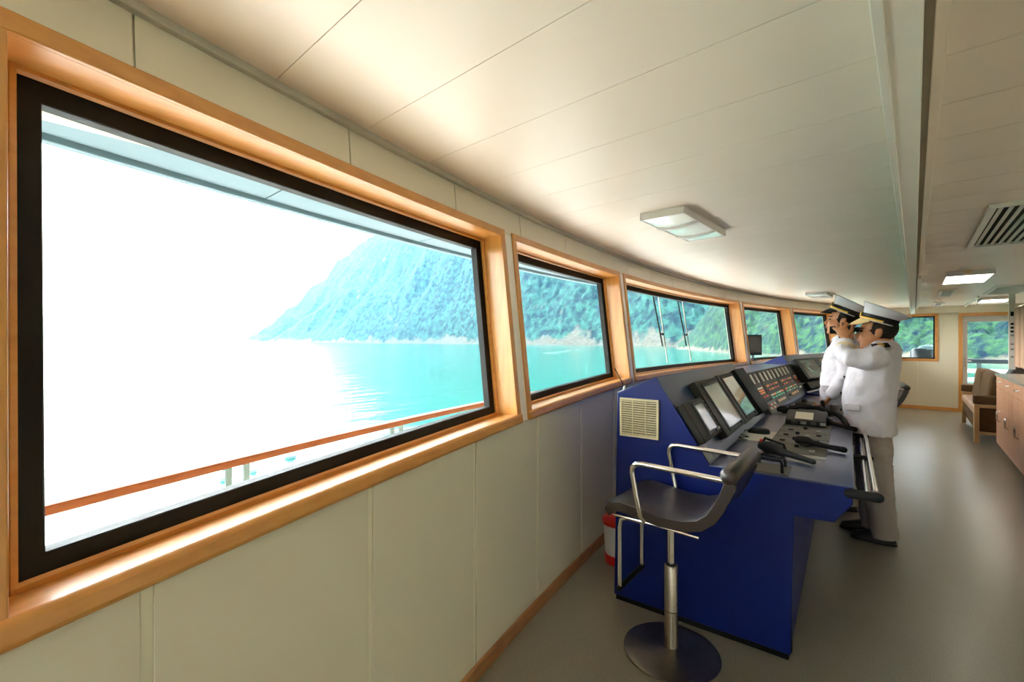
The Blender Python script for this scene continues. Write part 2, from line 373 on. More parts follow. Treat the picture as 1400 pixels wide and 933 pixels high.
mb = MB(); strip(mb, 0.0, 0.03, Y0, Y1, ZC - 0.022, ZC + 0.01, 60)
struct(mb.build('trim_1', 'cornice', bevel=0.004))

def window(n, ya, yb):
    w = empty('window_%d' % n, kind='structure')
    yi, yj = ya + CW, yb - CW; N = 8
    lo = lambda v: sill_z(v) + 0.048
    mb = MB(); strip(mb, -0.002, 0.016, ya, yb, TOP - CW, TOP, N); mb.build('window_casing', 'wood', w, bevel=0.003)
    for a, b in ((ya, yi), (yj, yb)):
        mb = MB(); strip(mb, -0.002, 0.016, a, b, lambda v: sill_z(v) + 0.03, TOP - CW, 1); mb.build('window_casing', 'wood_v', w, bevel=0.003)
    # lining of the deep reveal
    mb = MB(); strip(mb, -0.15, 0.0, yi - 0.02, yj + 0.02, TOP - CW, TOP - CW + 0.02, N); mb.build('window_reveal', 'wood', w)
    for a, b in ((yi - 0.02, yi), (yj, yj + 0.02)):
        mb = MB(); strip(mb, -0.15, 0.0, a, b, lambda v: sill_z(v) + 0.01, TOP - CW, 1); mb.build('window_reveal', 'wood_v', w)
    mb = MB(); mb.mapbox(lambda u, v, t: WP(u, v, sill_z(v) - 0.005 if t == 0 else lo(v) - (0.024 if u < -0.1 else 0)), (-0.15, 0.03), (ya - 0.002, yb + 0.002), (0, 1), N); mb.build('window_sill', 'wood', w, bevel=0.014, seg=3)
    # quarter-round bead in front of the black sash
    bd = MB(); r = 0.011; o = -0.128
    bd.tube([WP(o, yi + (yj - yi) * i / N, TOP - CW - 0.004) for i in range(N + 1)], r, 6)
    bd.tube([WP(o, yi + (yj - yi) * i / N, lo(yi + (yj - yi) * i / N) - 0.014) for i in range(N + 1)], r, 6)
    for y, d in ((yi, 0.004), (yj, -0.004)): bd.tube([WP(o, y + d, lo(y) - 0.03), WP(o, y + d, TOP - CW)], r, 6)
    bd.build('glazing_bead', 'wood', w)
    sw = 0.062
    s = MB(); strip(s, -0.185, -0.14, yi - 0.01, yj + 0.01, TOP - CW - 0.058, TOP - CW + 0.012, N)
    strip(s, -0.185, -0.14, yi - 0.01, yj + 0.01, lambda v: lo(v) - 0.032, lambda v: lo(v) + 0.031, N)
    for a, b in ((yi - 0.01, yi + sw - .012), (yj - sw + .012, yj + 0.01)): strip(s, -0.185, -0.14, a, b, lambda v: lo(v) - 0.04, TOP - CW - 0.04, 1)
    s.build('window_sash', 'sash', w, bevel=0.003, seg=1)
    g = MB(); strip(g, -0.170, -0.163, yi, yj, lambda v: lo(v) - 0.02, TOP - CW - 0.02, N); g.build('window_pane', 'glass', w, smooth=False)
    return w
for i, (a, b) in enumerate(WIN): window(i + 1, a, b)

# windscreen wipers on the wide centre window (outside the glass)
for yy in (5.0, 5.75):
    wp = empty('windscreen_wiper', WP(-0.222, yy, 2.02), label='', cat=None)
    tag(wp, 'thin dark upright wiper outside the wide window, first from the near jamb' if yy < 5.4 else 'thin dark upright wiper outside the wide window, second from the near jamb', 'wiper', 'wipers on the wide window')
    base = Vector(wp.location)
    P = lambda off, y, z: Vector(WP(off, y, z)) - base
    mb = MB().tube([P(-0.24, yy, 2.08), P(-0.24, yy + 0.12, 1.44)], 0.009, 6); mb.build('wiper_arm', 'soft_black', wp)
    mb = MB().tube([P(-0.222, yy + 0.12, 2.03), P(-0.222, yy + 0.17, 1.24)], 0.008, 6); mb.build('wiper_blade', 'steel', wp)
    MB().obox(P(-0.23, yy + 0.125, 1.58), (0.012, 0.035, 0.012)).build('wiper_joint', 'soft_black', wp)

# ---------------------------------------------------------------- far end wall with window and door; near end wall alike
def end_wall(Y, sgn, name, wn, dn):
    """Y is the inner face; sgn +1 when the wall lies beyond Y"""
    XL = -0.72
    wx0, wx1, wz0, wz1 = -0.42, 0.39, 1.055, 2.10
    dx0, dx1, dz1 = 0.70, 1.60, 2.09
    def bx(mb, x0, x1, a, b, z0, z1):
        mb.box(x0, x1, min(Y + sgn * a, Y + sgn * b), max(Y + sgn * a, Y + sgn * b), z0, z1); return mb
    s = MB(); e = 0.03
    bx(s, XL, XR + .1, 0.006, 0.16, wz1 - e, 2.36); bx(s, XL, dx0 + e, 0.006, 0.16, 0, wz0 + e)
    bx(s, XL, wx0 + e, 0.006, 0.16, wz0, wz1); bx(s, wx1 - e, dx0 + e, 0.006, 0.16, wz0, wz1); bx(s, dx1 - e, XR + .1, 0.006, 0.16, 0, wz1)
    w = struct(s.build(name, 'batten'))
    g = 0.004
    for a, b in ((XL, -0.25), (-0.25, 0.06), (0.06, dx0 + .02)):
        bx(MB(), a + g, b - g, -0.002, 0.006, 0, wz0).build('wall_panel', 'cream', w)
    bx(MB(), wx1 - .01, dx0 + .02, -0.002, 0.006, wz0, wz1).build('wall_panel', 'cream', w)
    bx(MB(), XL, wx0 + .01, -0.002, 0.006, wz0, wz1).build('wall_panel', 'cream', w)
    for a, b in ((XL, 0.06), (0.06, 0.8), (0.8, XR)):
        bx(MB(), a + g, b - g, -0.002, 0.006, wz1 - .02, ZC).build('wall_panel', 'cream', w)
    # window
    wo = empty('window_%d' % wn, kind='structure'); c = 0.055
    for a, b, z0, z1 in ((wx0, wx1, wz1 - c, wz1), (wx0, wx1, wz0, wz0 + c), (wx0, wx0 + c, wz0 + c, wz1 - c), (wx1 - c, wx1, wz0 + c, wz1 - c)):
        bx(MB(), a, b, -0.02, 0.06, z0, z1).build('window_casing', 'wood', wo, bevel=0.004)
    f = MB(); i = c - .005; t = 0.03
    bx(f, wx0 + i, wx1 - i, 0.05, 0.1, wz1 - i - t, wz1 - i); bx(f, wx0 + i, wx1 - i, 0.05, 0.1, wz0 + i, wz0 + i + t)
    bx(f, wx0 + i, wx0 + i + t, 0.05, 0.1, wz0 + i, wz1 - i); bx(f, wx1 - i - t, wx1 - i, 0.05, 0.1, wz0 + i, wz1 - i)
    f.build('window_sash', 'sash', wo); bx(MB(), wx0 + i + .01, wx1 - i - .01, 0.07, 0.076, wz0 + i + .01, wz1 - i - .01).build('window_pane', 'glass', wo, smooth=False)
    # door
    d = empty('door_%d' % dn, kind='structure'); c = 0.065
    bx(MB(), dx0, dx1, -0.02, 0.1, dz1 - c, dz1).build('door_casing', 'wood', d, bevel=0.004)
    for a, b in ((dx0, dx0 + c), (dx1 - c, dx1)): bx(MB(), a, b, -0.02, 0.1, 0, dz1 - c).build('door_casing', 'wood_v', d, bevel=0.004)
    lf = MB(); a0, a1 = dx0 + c, dx1 - c; gx0, gx1, gz0, gz1 = a0 + .075, a1 - .095, 0.62, 1.90
    bx(lf, a0, a1, 0.03, 0.08, gz1, dz1 - c); bx(lf, a0, a1, 0.03, 0.08, 0.01, gz0); bx(lf, a0, gx0, 0.03, 0.08, gz0, gz1); bx(lf, gx1, a1, 0.03, 0.08, gz0, gz1)
    lf.build('door_leaf', 'door', d, bevel=0.004)
    bx(MB(), gx0 - .01, gx1 + .01, 0.052, 0.058, gz0 - .01, gz1 + .01).build('door_pane', 'glass', d, smooth=False)
    h = MB(); bx(h, a0 + .02, a0 + .05, 0.02, 0.03, 0.95, 1.15); h.tube([(a0 + .035, Y + sgn * 0.03, 1.08), (a0 + .035, Y - sgn * 0.03, 1.08), (a0 + .13, Y - sgn * 0.03, 1.08)], 0.010, 8)
    h.build('door_handle', 'steel', d)
    bx(MB(), XL, dx0, -0.016, 0.0, 0, 0.075).build('baseboard_back' if sgn > 0 else 'baseboard_front', 'wood', bevel=0.004)
end_wall(Y1, 1, 'wall_back', 8, 1)
end_wall(Y0, -1, 'wall_front', 9, 2)
for o in list(COL.objects):
    if o.name.startswith('baseboard_'): struct(o)
wr = MB().box(XR, XR + .12, Y0 - .1, Y1 + .1, 0, 2.36).build('wall_right', 'cream'); struct(wr)
for k in range(26):
    a = Y0 + 0.61 * k
    if a + .6 < Y1 + .1: MB().box(XR - .008, XR + .001, a + .004, min(a + .606, Y1), 0, ZC).build('wall_panel', 'cream', wr)

# ---------------------------------------------------------------- ceiling: planks run athwart, a narrow beam between the two halves
ce = struct(MB().box(-2.25, XR + .1, Y0 - .1, Y1 + .1, ZC + 0.012, ZC + 0.1).build('ceiling', 'ceil_gap'))
BX0, BX1 = -0.056, 0.0135
k = 0; y = 0.53 - 0.335 * 9
while y < Y1:
    a, b = max(y, Y0) + 0.0012, min(y + 0.335, Y1) - 0.0012
    ym = min(max((a + b) / 2, Y0), Y1)
    if b > a + .02:
        xl = [WF(t, ZC) - 0.05 for t in (a, b)]
        MB().hexa([(xl[0], a, ZC), (BX0 + .01, a, ZC), (BX0 + .01, b, ZC), (xl[1], b, ZC), (xl[0], a, ZC + .012), (BX0 + .01, a, ZC + .012), (BX0 + .01, b, ZC + .012), (xl[1], b, ZC + .012)]).build('ceiling_panel', 'ceil', ce, smooth=False)
        MB().box(0.06, XR, a + .12, b + .12 - .001, ZC, ZC + .012).build('ceiling_panel', 'ceil', ce, smooth=False)
    y += 0.335
tr = struct(MB().box(BX0, BX1, Y0, Y1, ZC - 0.15, ZC + .01).build('trim_2', 'beam', bevel=0.003))
MB().box(BX0 - 0.004, BX0 + 0.014, Y0, Y1, ZC - 0.158, ZC - .148).build('beam_flange', 'vent_white', tr, bevel=0.002)
struct(MB().box(0.036, 0.062, Y0, 6.9, ZC - 0.012, ZC + .008).build('trim_3', 'ceil', bevel=0.002))
struct(MB().box(0.03, 0.062, 6.9, Y1, ZC - 0.05, ZC + .008).build('trim_4', 'vent_white', bevel=0.003))
struct(MB().box(0.785, 0.815, 10.8, Y1, ZC - 0.03, ZC + .002).build('trim_5', 'beam', bevel=0.003))

# ---------------------------------------------------------------- ceiling fittings
def ceiling_light(x0, x1, y0, y1, label, lit, ribs=True, h=0.045):
    cx, cy = (x0 + x1) / 2, (y0 + y1) / 2; a, b = (x1 - x0) / 2, (y1 - y0) / 2
    t = empty('ceiling_light', (cx, cy, ZC), label=label, cat='ceiling light')
    f = MB(); w = 0.012
    f.box(-a, a, -b, b, -0.008, 0)
    f.box(-a, -a + w, -b, b, -h, -.008); f.box(a - w, a, -b, b, -h, -.008); f.box(-a + w, a - w, -b, -b + w, -h, -.008); f.box(-a + w, a - w, b - w, b, -h, -.008)
    f.build('lamp_housing', 'light_body', t, bevel=0.003)
    d = MB(); n = 10; vs = []
    for i in range(n + 1):
        yy = -b + w + (2 * b - 2 * w) * i / n
        for j in range(5):
            xx = -a + w + (2 * a - 2 * w) * j / 4
            vs.append((xx, yy, -h - 0.014 * math.sin(PI * i / n) * math.sin(PI * j / 4) + .004))
    fs = [(i * 5 + j, i * 5 + j + 1, (i + 1) * 5 + j + 1, (i + 1) * 5 + j) for i in range(n) for j in range(4)]
    d.add(vs, fs); d.box(-a + w, a - w, -b + w, b - w, -h + .006, -h + .010)
    d.build('lamp_diffuser', lit if lit else 'diffuser', t)
    if ribs:
        for yy in (-b * 0.38, b * 0.42):
            MB().tube([(-a + .005, yy, -h + .002), (-a * .5, yy + .015, -h - .012), (0, yy, -h - .018), (a * .5, yy - .015, -h - .012), (a - .005, yy, -h + .002)], 0.011, 6).build('lamp_clip', 'light_body', t)
    return t
ceiling_light(-1.21, -0.95, 2.50, 3.25, 'white box ceiling lamp with ribbed glass over the near windows', False)
ceiling_light(-1.26, -0.99, 8.25, 9.0, 'small distant white ceiling lamp above the far windows and the officers', False)
ceiling_light(0.25, 0.63, 6.8, 7.75, 'lit white box lamp between the two nearest vents on the aft ceiling', 'diffuser_on', ribs=False, h=0.055)
ceiling_light(0.86, 1.22, 11.1, 11.9, 'long white box lamp on the ceiling in front of the door', 'diffuser_far', ribs=False, h=0.055)
def vent(x0, x1, y0, y1, n, label):
    cx, cy = (x0 + x1) / 2, (y0 + y1) / 2; a, b = (x1 - x0) / 2, (y1 - y0) / 2
    t = empty('ceiling_vent', (cx, cy, ZC), label=label, cat='air vent')
    MB().box(-a + .01, a - .01, -b + .02, b - .02, -0.003, 0.0).build('vent_backing', 'vent_dark', t)
    f = MB(); w = 0.035
    f.box(-a, -a + w, -b, b, -0.022, 0); f.box(a - w, a, -b, b, -0.022, 0); f.box(-a + w, a - w, -b, -b + w, -0.022, 0); f.box(-a + w, a - w, b - w, b, -0.022, 0)
    f.build('vent_frame', 'vent_white', t, bevel=0.003)
    src = None; W = 2 * a - 2 * w
    for i in range(n):
        x = -a + w + W * (i + .5) / n
        if src is None:
            R = Matrix.Rotation(0.5, 3, 'Y'); src = MB().obox((0, 0, 0), (W / n * .22, b - w, 0.003), R).build('vent_slat', 'vent_white', t); src.location = (x, 0, -0.013)
        else: share(src, t, (x, 0, -0.013))
vent(0.306, 0.74, 3.60, 5.08, 9, 'large white slatted air vent on the aft ceiling, nearest the viewer')
vent(0.275, 0.47, 9.1, 10.45, 7, 'small slatted vent past the lit lamp and beside the beam')
vent(0.82, 1.22, 9.0, 10.4, 14, 'wide grey vent with close slats near the aft wall')
vent(0.28, 0.44, 12.0, 13.1, 7, 'smallest slatted vent close to the end wall, beyond the second sensor')
for (x, y, l) in ((0.41, 6.6, 'round orange-tinted sensor dome in front of the lit ceiling lamp'), (0.35, 11.3, 'round cream sensor dome between the two far vents')):
    t = empty('ceiling_sensor', (x, y, ZC), label=l, cat='smoke detector')
    MB().lathe([(0.055, 0), (0.055, -0.012), (0.045, -0.016)], 20).build('sensor_base', 'vent_white', t)
    MB().lathe([(0.044, -0.015), (0.042, -0.035), (0.03, -0.05), (0.01, -0.056)], 20).build('sensor_dome', 'dome' if y < 8 else 'vent_white', t)

# ---------------------------------------------------------------- outside: deck, eave, rail, water, slopes, haze
def OP(off, Y, z): 
    p = WP(off, Y, 1.0); return (p[0], p[1], z)
dk = MB()
dk.mapbox(lambda u, v, w: OP(u, v, w), (-1.45, -0.2), (-6, 15.5), (-0.32, -0.2), 40)
dk.box(-1.6, 2.6, Y1 + .15, Y1 + 1.9, -0.32, -0.2); dk.box(-1.6, 2.6, Y0 - 1.9, Y0 - .15, -0.32, -0.2)
struct(dk.build('floor_outside_deck', 'deck_white'))
fd = MB(); fd.mapbox(lambda u, v, w: OP(u, v, w), (-9.0, -0.3), (-6, 17), (-2.9, -2.7), 30)  # unseen lower deck, added to bounce warm sunlight up onto the ceiling
struct(fd.build('floor_bounce_deck', 'bounce_deck'))
ev = MB(); ev.mapbox(lambda u, v, w: OP(u, v, w), (-1.42, 0.1), (-4, 15.2), (2.315, 2.42), 40)
ev.box(-1.0, 2.6, Y1 + .1, Y1 + 1.2, 2.315, 2.42); ev.box(-1.0, 2.6, Y0 - 1.2, Y0 - .1, 2.315, 2.42)
ev = struct(ev.build('roof_eave', 'deck_white'))
yy = -4.0
while yy < 15:
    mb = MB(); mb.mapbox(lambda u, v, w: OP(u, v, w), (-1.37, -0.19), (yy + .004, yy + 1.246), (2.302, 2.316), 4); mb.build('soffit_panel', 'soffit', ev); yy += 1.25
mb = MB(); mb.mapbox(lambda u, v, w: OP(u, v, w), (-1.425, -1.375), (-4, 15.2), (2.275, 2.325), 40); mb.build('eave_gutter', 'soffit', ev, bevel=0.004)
rl = empty('deck_rail', (0, 0, 0), label='varnished orange wooden handrail on paired posts outside the near windows', cat='railing')
mb = MB(); mb.mapbox(lambda u, v, w: OP(u, v, w + .012 * min(v, 6)), (-1.33, -1.25), (0.02, 14.0), (0.852, 0.892), 40); mb.build('handrail', 'rail_wood', rl, bevel=0.008)
for i in range(12):
    for d in (-0.045, 0.045):
        y = 0.82 + 1.13 * i + d; p = OP(-1.29, y, 0)
        MB().box(p[0] - .012, p[0] + .012, p[1] - .014, p[1] + .014, -0.2, 0.857 + .012 * min(y, 6)).build('rail_post', 'rail_post', rl)
for z in (0.72, 0.45, 0.15):
    MB().tube([OP(-1.29, -0.1 + .5 * i, z + .012 * min(.5 * i, 6)) for i in range(29)], 0.008, 6).build('rail_bar', 'deck_white', rl)
# rail of the far side deck, seen through the door
r2 = empty('side_deck_rail', (0, Y1 + 1.7, 0), label='dark wooden rail with white slats on the side deck beyond the door', cat='railing')
MB().box(-1.0, 2.5, -.05, .05, 0.98, 1.08).build('handrail', 'cover', r2, bevel=0.01)
for i in range(6): MB().box(-0.95 + .68 * i, -0.87 + .68 * i, -.03, .03, -0.2, 0.98).build('rail_post', 'rail_post', r2)
for z in (0.12, 0.33, 0.54, 0.75): MB().box(-1.0, 2.5, -.015, .015, z, z + .1).build('rail_slat', 'deck_white', r2)
cv = empty('covered_searchlight', (0.16, Y1 + 1.0, -0.2), label='dark tarpaulin-covered equipment outside the end window', cat='equipment')
MB().lathe([(0.10, 0), (0.09, 0.9), (0.14, 1.0)], 16).build('pedestal', 'deck_white', cv)
MB().rings([((0.0, 0, 1.0), .24, .2), ((0.0, 0, 1.25), .24, .2), ((-.01, 0, 1.47), .22, .18), ((.0, 0, 1.52), .18, .14), ((.02, 0, 1.54), .08, .06)], 20).build('cover', 'cover', cv)
MB().rings([((0.06, 0.02, 1.50), .19, .17), ((.08, 0.02, 1.58), .15, .13), ((.09, .02, 1.61), .05, .05)], 20).build('cover_top', 'buoy', cv)

ZW = -8.0
wt = struct(MB().add([(-9000, -9000, ZW), (6000, -9000, ZW), (6000, 9000, ZW), (-9000, 9000, ZW)], [(0, 1, 2, 3)]).build('water', 'water'))
C_, S_ = math.cos(TH), math.sin(TH)
def polar(px, Z): s = (px - 700) / 622.0; return (Z * (-S_ + s * C_), Z * (C_ + s * S_))
def interp(T, x):
    for (a, va), (b, vb) in zip(T[:-1], T[1:]):
        if x <= b: 
            t = min(1, max(0, (x - a) / (b - a))); return va + (vb - va) * t
    return T[-1][1]
def slope_mesh(name, m, dist, elev, x0, x1, nx, nz, depth, amp, fs, seed, bump_f, bump_a):
    vs, fs_ = [], []
    for i in range(nx + 1):
        px = x0 + (x1 - x0) * i / nx; D = interp(dist, px); el = interp(elev, px)
        nb = noise.noise(Vector((px * .015, seed, 0))) * .03
        D *= 1 + nb; H = el / 622.0 * D * depth
        for j in range(nz + 1):
            t = j / nz; X, Y = polar(px, D * (1 + (depth - 1) * t))
            h = H * (t ** 0.85) if t < .97 else H
            q = Vector((X * fs, Y * fs, seed)); f = (noise.fractal(q, 0.9, 2.1, 6) * amp + noise.noise(q * bump_f) * bump_a + noise.noise(q * bump_f * 2.3) * bump_a * .6) * min(1, t * 6) * min(1, H / 60)
            z = ZW - 0.4 + (0.012 * D * min(1, t * 12) * .6) + h + f
            vs.append((X, Y, z))
    for i in range(nx):
        for j in range(nz):
            o = i * (nz + 1) + j; fs_.append((o, o + nz + 1, o + nz + 2, o + 1))
    o = MB().add(vs, fs_).build(name, m, angle=3.0); return struct(o)
far_d = [(330, 2700), (400, 2400), (520, 1900), (650, 1500), (710, 1180), (825, 940), (920, 760), (1060, 600)]
far_e = [(330, 0), (352, 6), (398, 42), (450, 92), (500, 139), (560, 190), (650, 250), (800, 260), (1060, 240)]
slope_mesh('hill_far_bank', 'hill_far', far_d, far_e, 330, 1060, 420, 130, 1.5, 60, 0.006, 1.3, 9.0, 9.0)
near_d = [(925, 560), (965, 430), (1000, 330), (1060, 290), (1140, 250), (1250, 210), (1400, 180), (1700, 160)]
near_e = [(925, 0), (950, 22), (1000, 90), (1060, 130), (1150, 160), (1700, 200)]
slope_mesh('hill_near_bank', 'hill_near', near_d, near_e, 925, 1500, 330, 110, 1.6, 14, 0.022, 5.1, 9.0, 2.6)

def haze_box(x0, x1, y0, y1):
    m, nt, N, L, out = nodes('river_haze')
    v = N('ShaderNodeVolumeScatter'); v.inputs['Color'].default_value = (0.28, 0.68, 1.0, 1); v.inputs['Density'].default_value = 0.00005; v.inputs['Anisotropy'].default_value = 0.45
    L(v.outputs[0], out.inputs['Volume'])
    o = MB().box(x0, x1, y0, y1, ZW + .1, 700).build('haze', m, smooth=False); o['kind'] = 'stuff'
    return o
HAZE = True
if HAZE:
    haze_box(-5000, -48, -4000, 5000)
    haze_box(-47.9, 3000, 60, 5000)

# buoys on the water
def buoy(px, Z, s, label):
    X, Y = polar(px, Z); t = empty('channel_buoy', (X, Y, ZW), label=label, cat='buoy')
    MB().lathe([(0.55 * s, -0.2), (0.6 * s, 0.25 * s), (0.42 * s, 0.5 * s), (0.2 * s, 0.55 * s)], 16).build('buoy_hull', 'buoy', t)
    tw = MB()
    for a in range(4): 
        c, d = math.cos(a * PI / 2 + .5), math.sin(a * PI / 2 + .5); tw.tube([(.38 * s * c, .38 * s * d, .5 * s), (.16 * s * c, .16 * s * d, 1.5 * s)], .035 * s, 5)
    tw.build('buoy_tower', 'rail_post', t); MB().lathe([(.2 * s, 1.45 * s), (.22 * s, 1.6 * s), (.12 * s, 1.9 * s), (.03 * s, 1.95 * s)], 12).build('buoy_lantern', 'buoy', t)
buoy(397, 37, 0.72, 'largest pale buoy with a lantern tower, past the rail posts in the first window')
buoy(346, 33, 0.42, 'pale thin buoy seen between the paired rail posts')
buoy(306, 31, 0.42, 'pale small buoy nearest the rail, seen to the side of the paired posts')

# ---------------------------------------------------------------- control consoles along the windows
class Mod:
    """a console module: local x = u towards the operator, y = v along the module, z up"""
    def __init__(s, name, ox, oy, rot, P, Q, label):
        s.t = empty(name, (ox, oy, 0), math.radians(rot), label=label, cat='console', group='bridge control consoles')
        s.P, s.Q = P, Q; L = math.hypot(Q[0] - P[0], Q[1] - P[1]); s.d = ((Q[0] - P[0]) / L, (Q[1] - P[1]) / L); s.n = (-s.d[1], s.d[0]); s.L = L
        s.ox, s.oy, s.a = ox, oy, math.radians(rot)
    def sp(s, v, w, h): return Vector((s.P[0] + w * s.d[0] + h * s.n[0], v, s.P[1] + w * s.d[1] + h * s.n[1]))
    def slab(s, mb, v0, v1, w0, w1, h0, h1):
        return mb.hexa([s.sp(v0, w0, h0), s.sp(v1, w0, h0), s.sp(v1, w1, h0), s.sp(v0, w1, h0), s.sp(v0, w0, h1), s.sp(v1, w0, h1), s.sp(v1, w1, h1), s.sp(v0, w1, h1)])
    def part(s, name, m, v0, v1, w0, w1, h0, h1, parent=None, bevel=0.0, smooth=True):
        return s.slab(MB(), v0, v1, w0, w1, h0, h1).build(name, m, parent or s.t, bevel=bevel, smooth=smooth)
    def world(s, u, v, z=0): return Vector((s.ox + u * math.cos(s.a) - v * math.sin(s.a), s.oy + u * math.sin(s.a) + v * math.cos(s.a), z))
PV = lambda a, b, t: (a, t, b)
DZ = 0.862
def plate_on(mod, pts, th, v0, v1, name, m):
    (a, b), (c, d) = pts; L = math.hypot(c - a, d - b); nx, nz = -(d - b) / L * th, (c - a) / L * th
    return MB().prism([(a, b), (c, d), (c + nx, d + nz), (a + nx, b + nz)], PV, v0, v1).build(name, m, mod.t, bevel=0.002)

# --- module nearest the viewer
A = Mod('control_console', -1.31, 2.38, 5.0, (0.246, 1.298), (0.545, 0.815), 'near blue control console with two big screens, its grilled end facing the viewer')
prof = [(0.0, 0.03), (0.02, 1.196), (0.246, 1.294), (0.52, 0.852), (1.11, 0.852), (1.11, 0.785), (1.045, 0.692), (0.892, 0.686), (0.877, 0.03)]
MB().prism(prof, PV, 0.018, 2.04).build('cabinet_body', 'blue', A.t, bevel=0.002)
MB().prism([(0.0, 0.028), (0.02, 1.2), (0.246, 1.3), (0.526, 0.856), (1.113, 0.856), (1.113, 0.784), (1.046, 0.689), (0.893, 0.683), (0.880, 0.028)], PV, 0.0, 0.018).build('side_panel', 'blue', A.t, bevel=0.003)
MB().prism([(0.565, 0.70), (0.565, 0.852), (1.11, 0.852), (1.11, 0.785), (1.045, 0.692), (0.892, 0.686)], PV, 2.04, 2.38).build('desk_end', 'blue', A.t, bevel=0.003)
MB().prism([(0.52, DZ - .008), (0.52, DZ), (1.115, DZ), (1.12, DZ - .004), (1.115, DZ - .008)], PV, -0.002, 2.04).build('desk_top', 'blue_top', A.t, bevel=0.002)
MB().prism([(0.565, DZ - .008), (0.565, DZ), (1.115, DZ), (1.12, DZ - .004), (1.115, DZ - .008)], PV, 2.042, 2.385).build('desk_top', 'blue_top', A.t, bevel=0.002)
plate_on(A, ((0.02, 1.197), (0.246, 1.297)), 0.006, 0.0, 2.04, 'top_panel', 'blue_top')
plate_on(A, ((0.246, 1.296), (0.545, 0.81)), 0.004, 0.0, 2.04, 'slope_panel', 'blue_top')
MB().box(0.01, 0.872, 0.005, 2.04, 0.0, 0.03).build('plinth', 'soft_black', A.t)
MB().box(0.870, 0.884, 0.02, 0.034, 0.03, 0.684).build('joint_strip', 'soft_black', A.t)
# louvre grille on the end
g0, g1, gz0, gz1 = 0.04, 0.264, 0.957, 1.175
gr = MB(); gw = 0.012
gr.box(g0, g1, -0.014, 0, gz0, gz0 + gw); gr.box(g0, g1, -0.014, 0, gz1 - gw, gz1); gr.box(g0, g0 + gw, -0.014, 0, gz0 + gw, gz1 - gw); gr.box(g1 - gw, g1, -0.014, 0, gz0 + gw, gz1 - gw)
gr = gr.build('vent_grille', 'grille', A.t, bevel=0.002)
MB().box(g0 + gw, g1 - gw, -0.0015, 0.0, gz0 + gw, gz1 - gw).build('grille_backing', 'bezel', gr)
ns = 15; src = None; hh = (gz1 - gz0 - 2 * gw) / ns
for i in range(ns):
    z = gz0 + gw + hh * (i + .5)
    if src is None:
        src = MB().obox((0, 0, 0), (0.0995, 0.006, 0.0030), Matrix.Rotation(0.12, 3, 'X')).build('grille_slat', 'grille', gr, smooth=False); src.location = ((g0 + g1) / 2, -0.007, z)
    else: share(src, gr, ((g0 + g1) / 2, -0.007, z))
for x in (g0 + .075, g0 + .150): MB().box(x - .002, x + .002, -0.0135, -0.004, gz0 + gw, gz1 - gw).build('grille_mullion', 'grille', gr, smooth=False)
# displays on the slope
def display(mod, v0, v1, w0, w1, h, sv0, sv1, sw0, sw1, scr, keys=0, name='display'):
    d = mod.part(name, 'bezel', v0, v1, w0, w1, 0.004, h, bevel=0.006)
    mod.part('raised_bezel', 'black', sv0 - .025, sv1 + .025, sw0 - .02, sw1 + .02, h, h + .004, d, bevel=0.002)
    mod.part('screen', scr, sv0, sv1, sw0, sw1, h + .004, h + .006, d, smooth=False)
    for k in range(keys):
        vv = v1 - .045; w = w0 + .03 + (w1 - w0 - .06) * k / max(1, keys - 1)
        mod.part('key', 'panel_grey' if k < keys - 1 else 'ivory', vv, vv + .026, w - .008, w + .008, h, h + .006, d)
    mod.part('lower_knob', 'black', v1 - .12, v1 - .09, w1 - .035, w1 - .02, h, h + .014, d)
    return d
display(A, 0.02, 0.40, 0.185, 0.415, 0.045, 0.17, 0.33, 0.222, 0.375, 'screen_reflection', 7)
display(A, 0.42, 0.99, 0.088, 0.458, 0.05, 0.55, 0.91, 0.138, 0.42, 'screen_reflection')
display(A, 1.005, 1.53, 0.083, 0.462, 0.05, 1.11, 1.47, 0.122, 0.42, 'screen_reflection')
A.part('dark_display', 'soft_black', 1.55, 1.94, 0.08, 0.475, 0.004, 0.075, bevel=0.008)
A.part('edge_strip', 'orange_strip', 1.955, 2.03, 0.13, 0.41, 0.004, 0.05, bevel=0.004)
A.part('edge_lamp', 'ivory', 1.96, 2.03, 0.09, 0.12, 0.004, 0.055, bevel=0.004)
A.part('label_plate', 'plate', 0.012, 0.117, 0.425, 0.503, 0.004, 0.007)
# flush control plates on the desk, each with its little knobs and switches
rows = [(0.455, 0.515, 'plate', 0), (0.525, 0.80, 'panel_grey', 3), (0.81, 1.0, 'panel_grey', 4), (1.01, 1.22, 'panel_grey', 4), (1.23, 1.46, 'panel_grey', 3), (1.47, 2.0, 'panel_grey', 5), (2.02, 2.13, 'plate', 2), (2.15, 2.36, 'panel_grey', 4)]
for v0, v1, m, nb in rows:
    p = MB().box(0.70, 1.0, v0, v1, DZ, DZ + 0.006).build('control_plate', m, A.t, bevel=0.0015, seg=1)
    for k in range(nb):
        u = 0.73 + 0.24 * (k + .5) / nb; v = v0 + (v1 - v0) * (0.3 + 0.35 * (k % 2))
        if k % 3 == 1: MB().lathe([(.013, DZ + .005), (.012, DZ + .022), (.006, DZ + .024)], 12, (u, v, 0)).build('knob', 'black', p)
        elif k % 3 == 2: MB().box(u - .014, u + .014, v - .018, v + .018, DZ + .006, DZ + .014).build('switch', 'redb' if m == 'plate' else 'plate', p, bevel=0.002)
        else: MB().box(u - .014, u + .014, v - .016, v + .016, DZ + .006, DZ + .016).build('switch', 'black', p, bevel=0.002)
p = MB().box(0.697, 0.868, 0.01, 0.205, DZ, DZ + .005).build('control_plate', 'panel_grey', A.t, bevel=0.0015, seg=1)
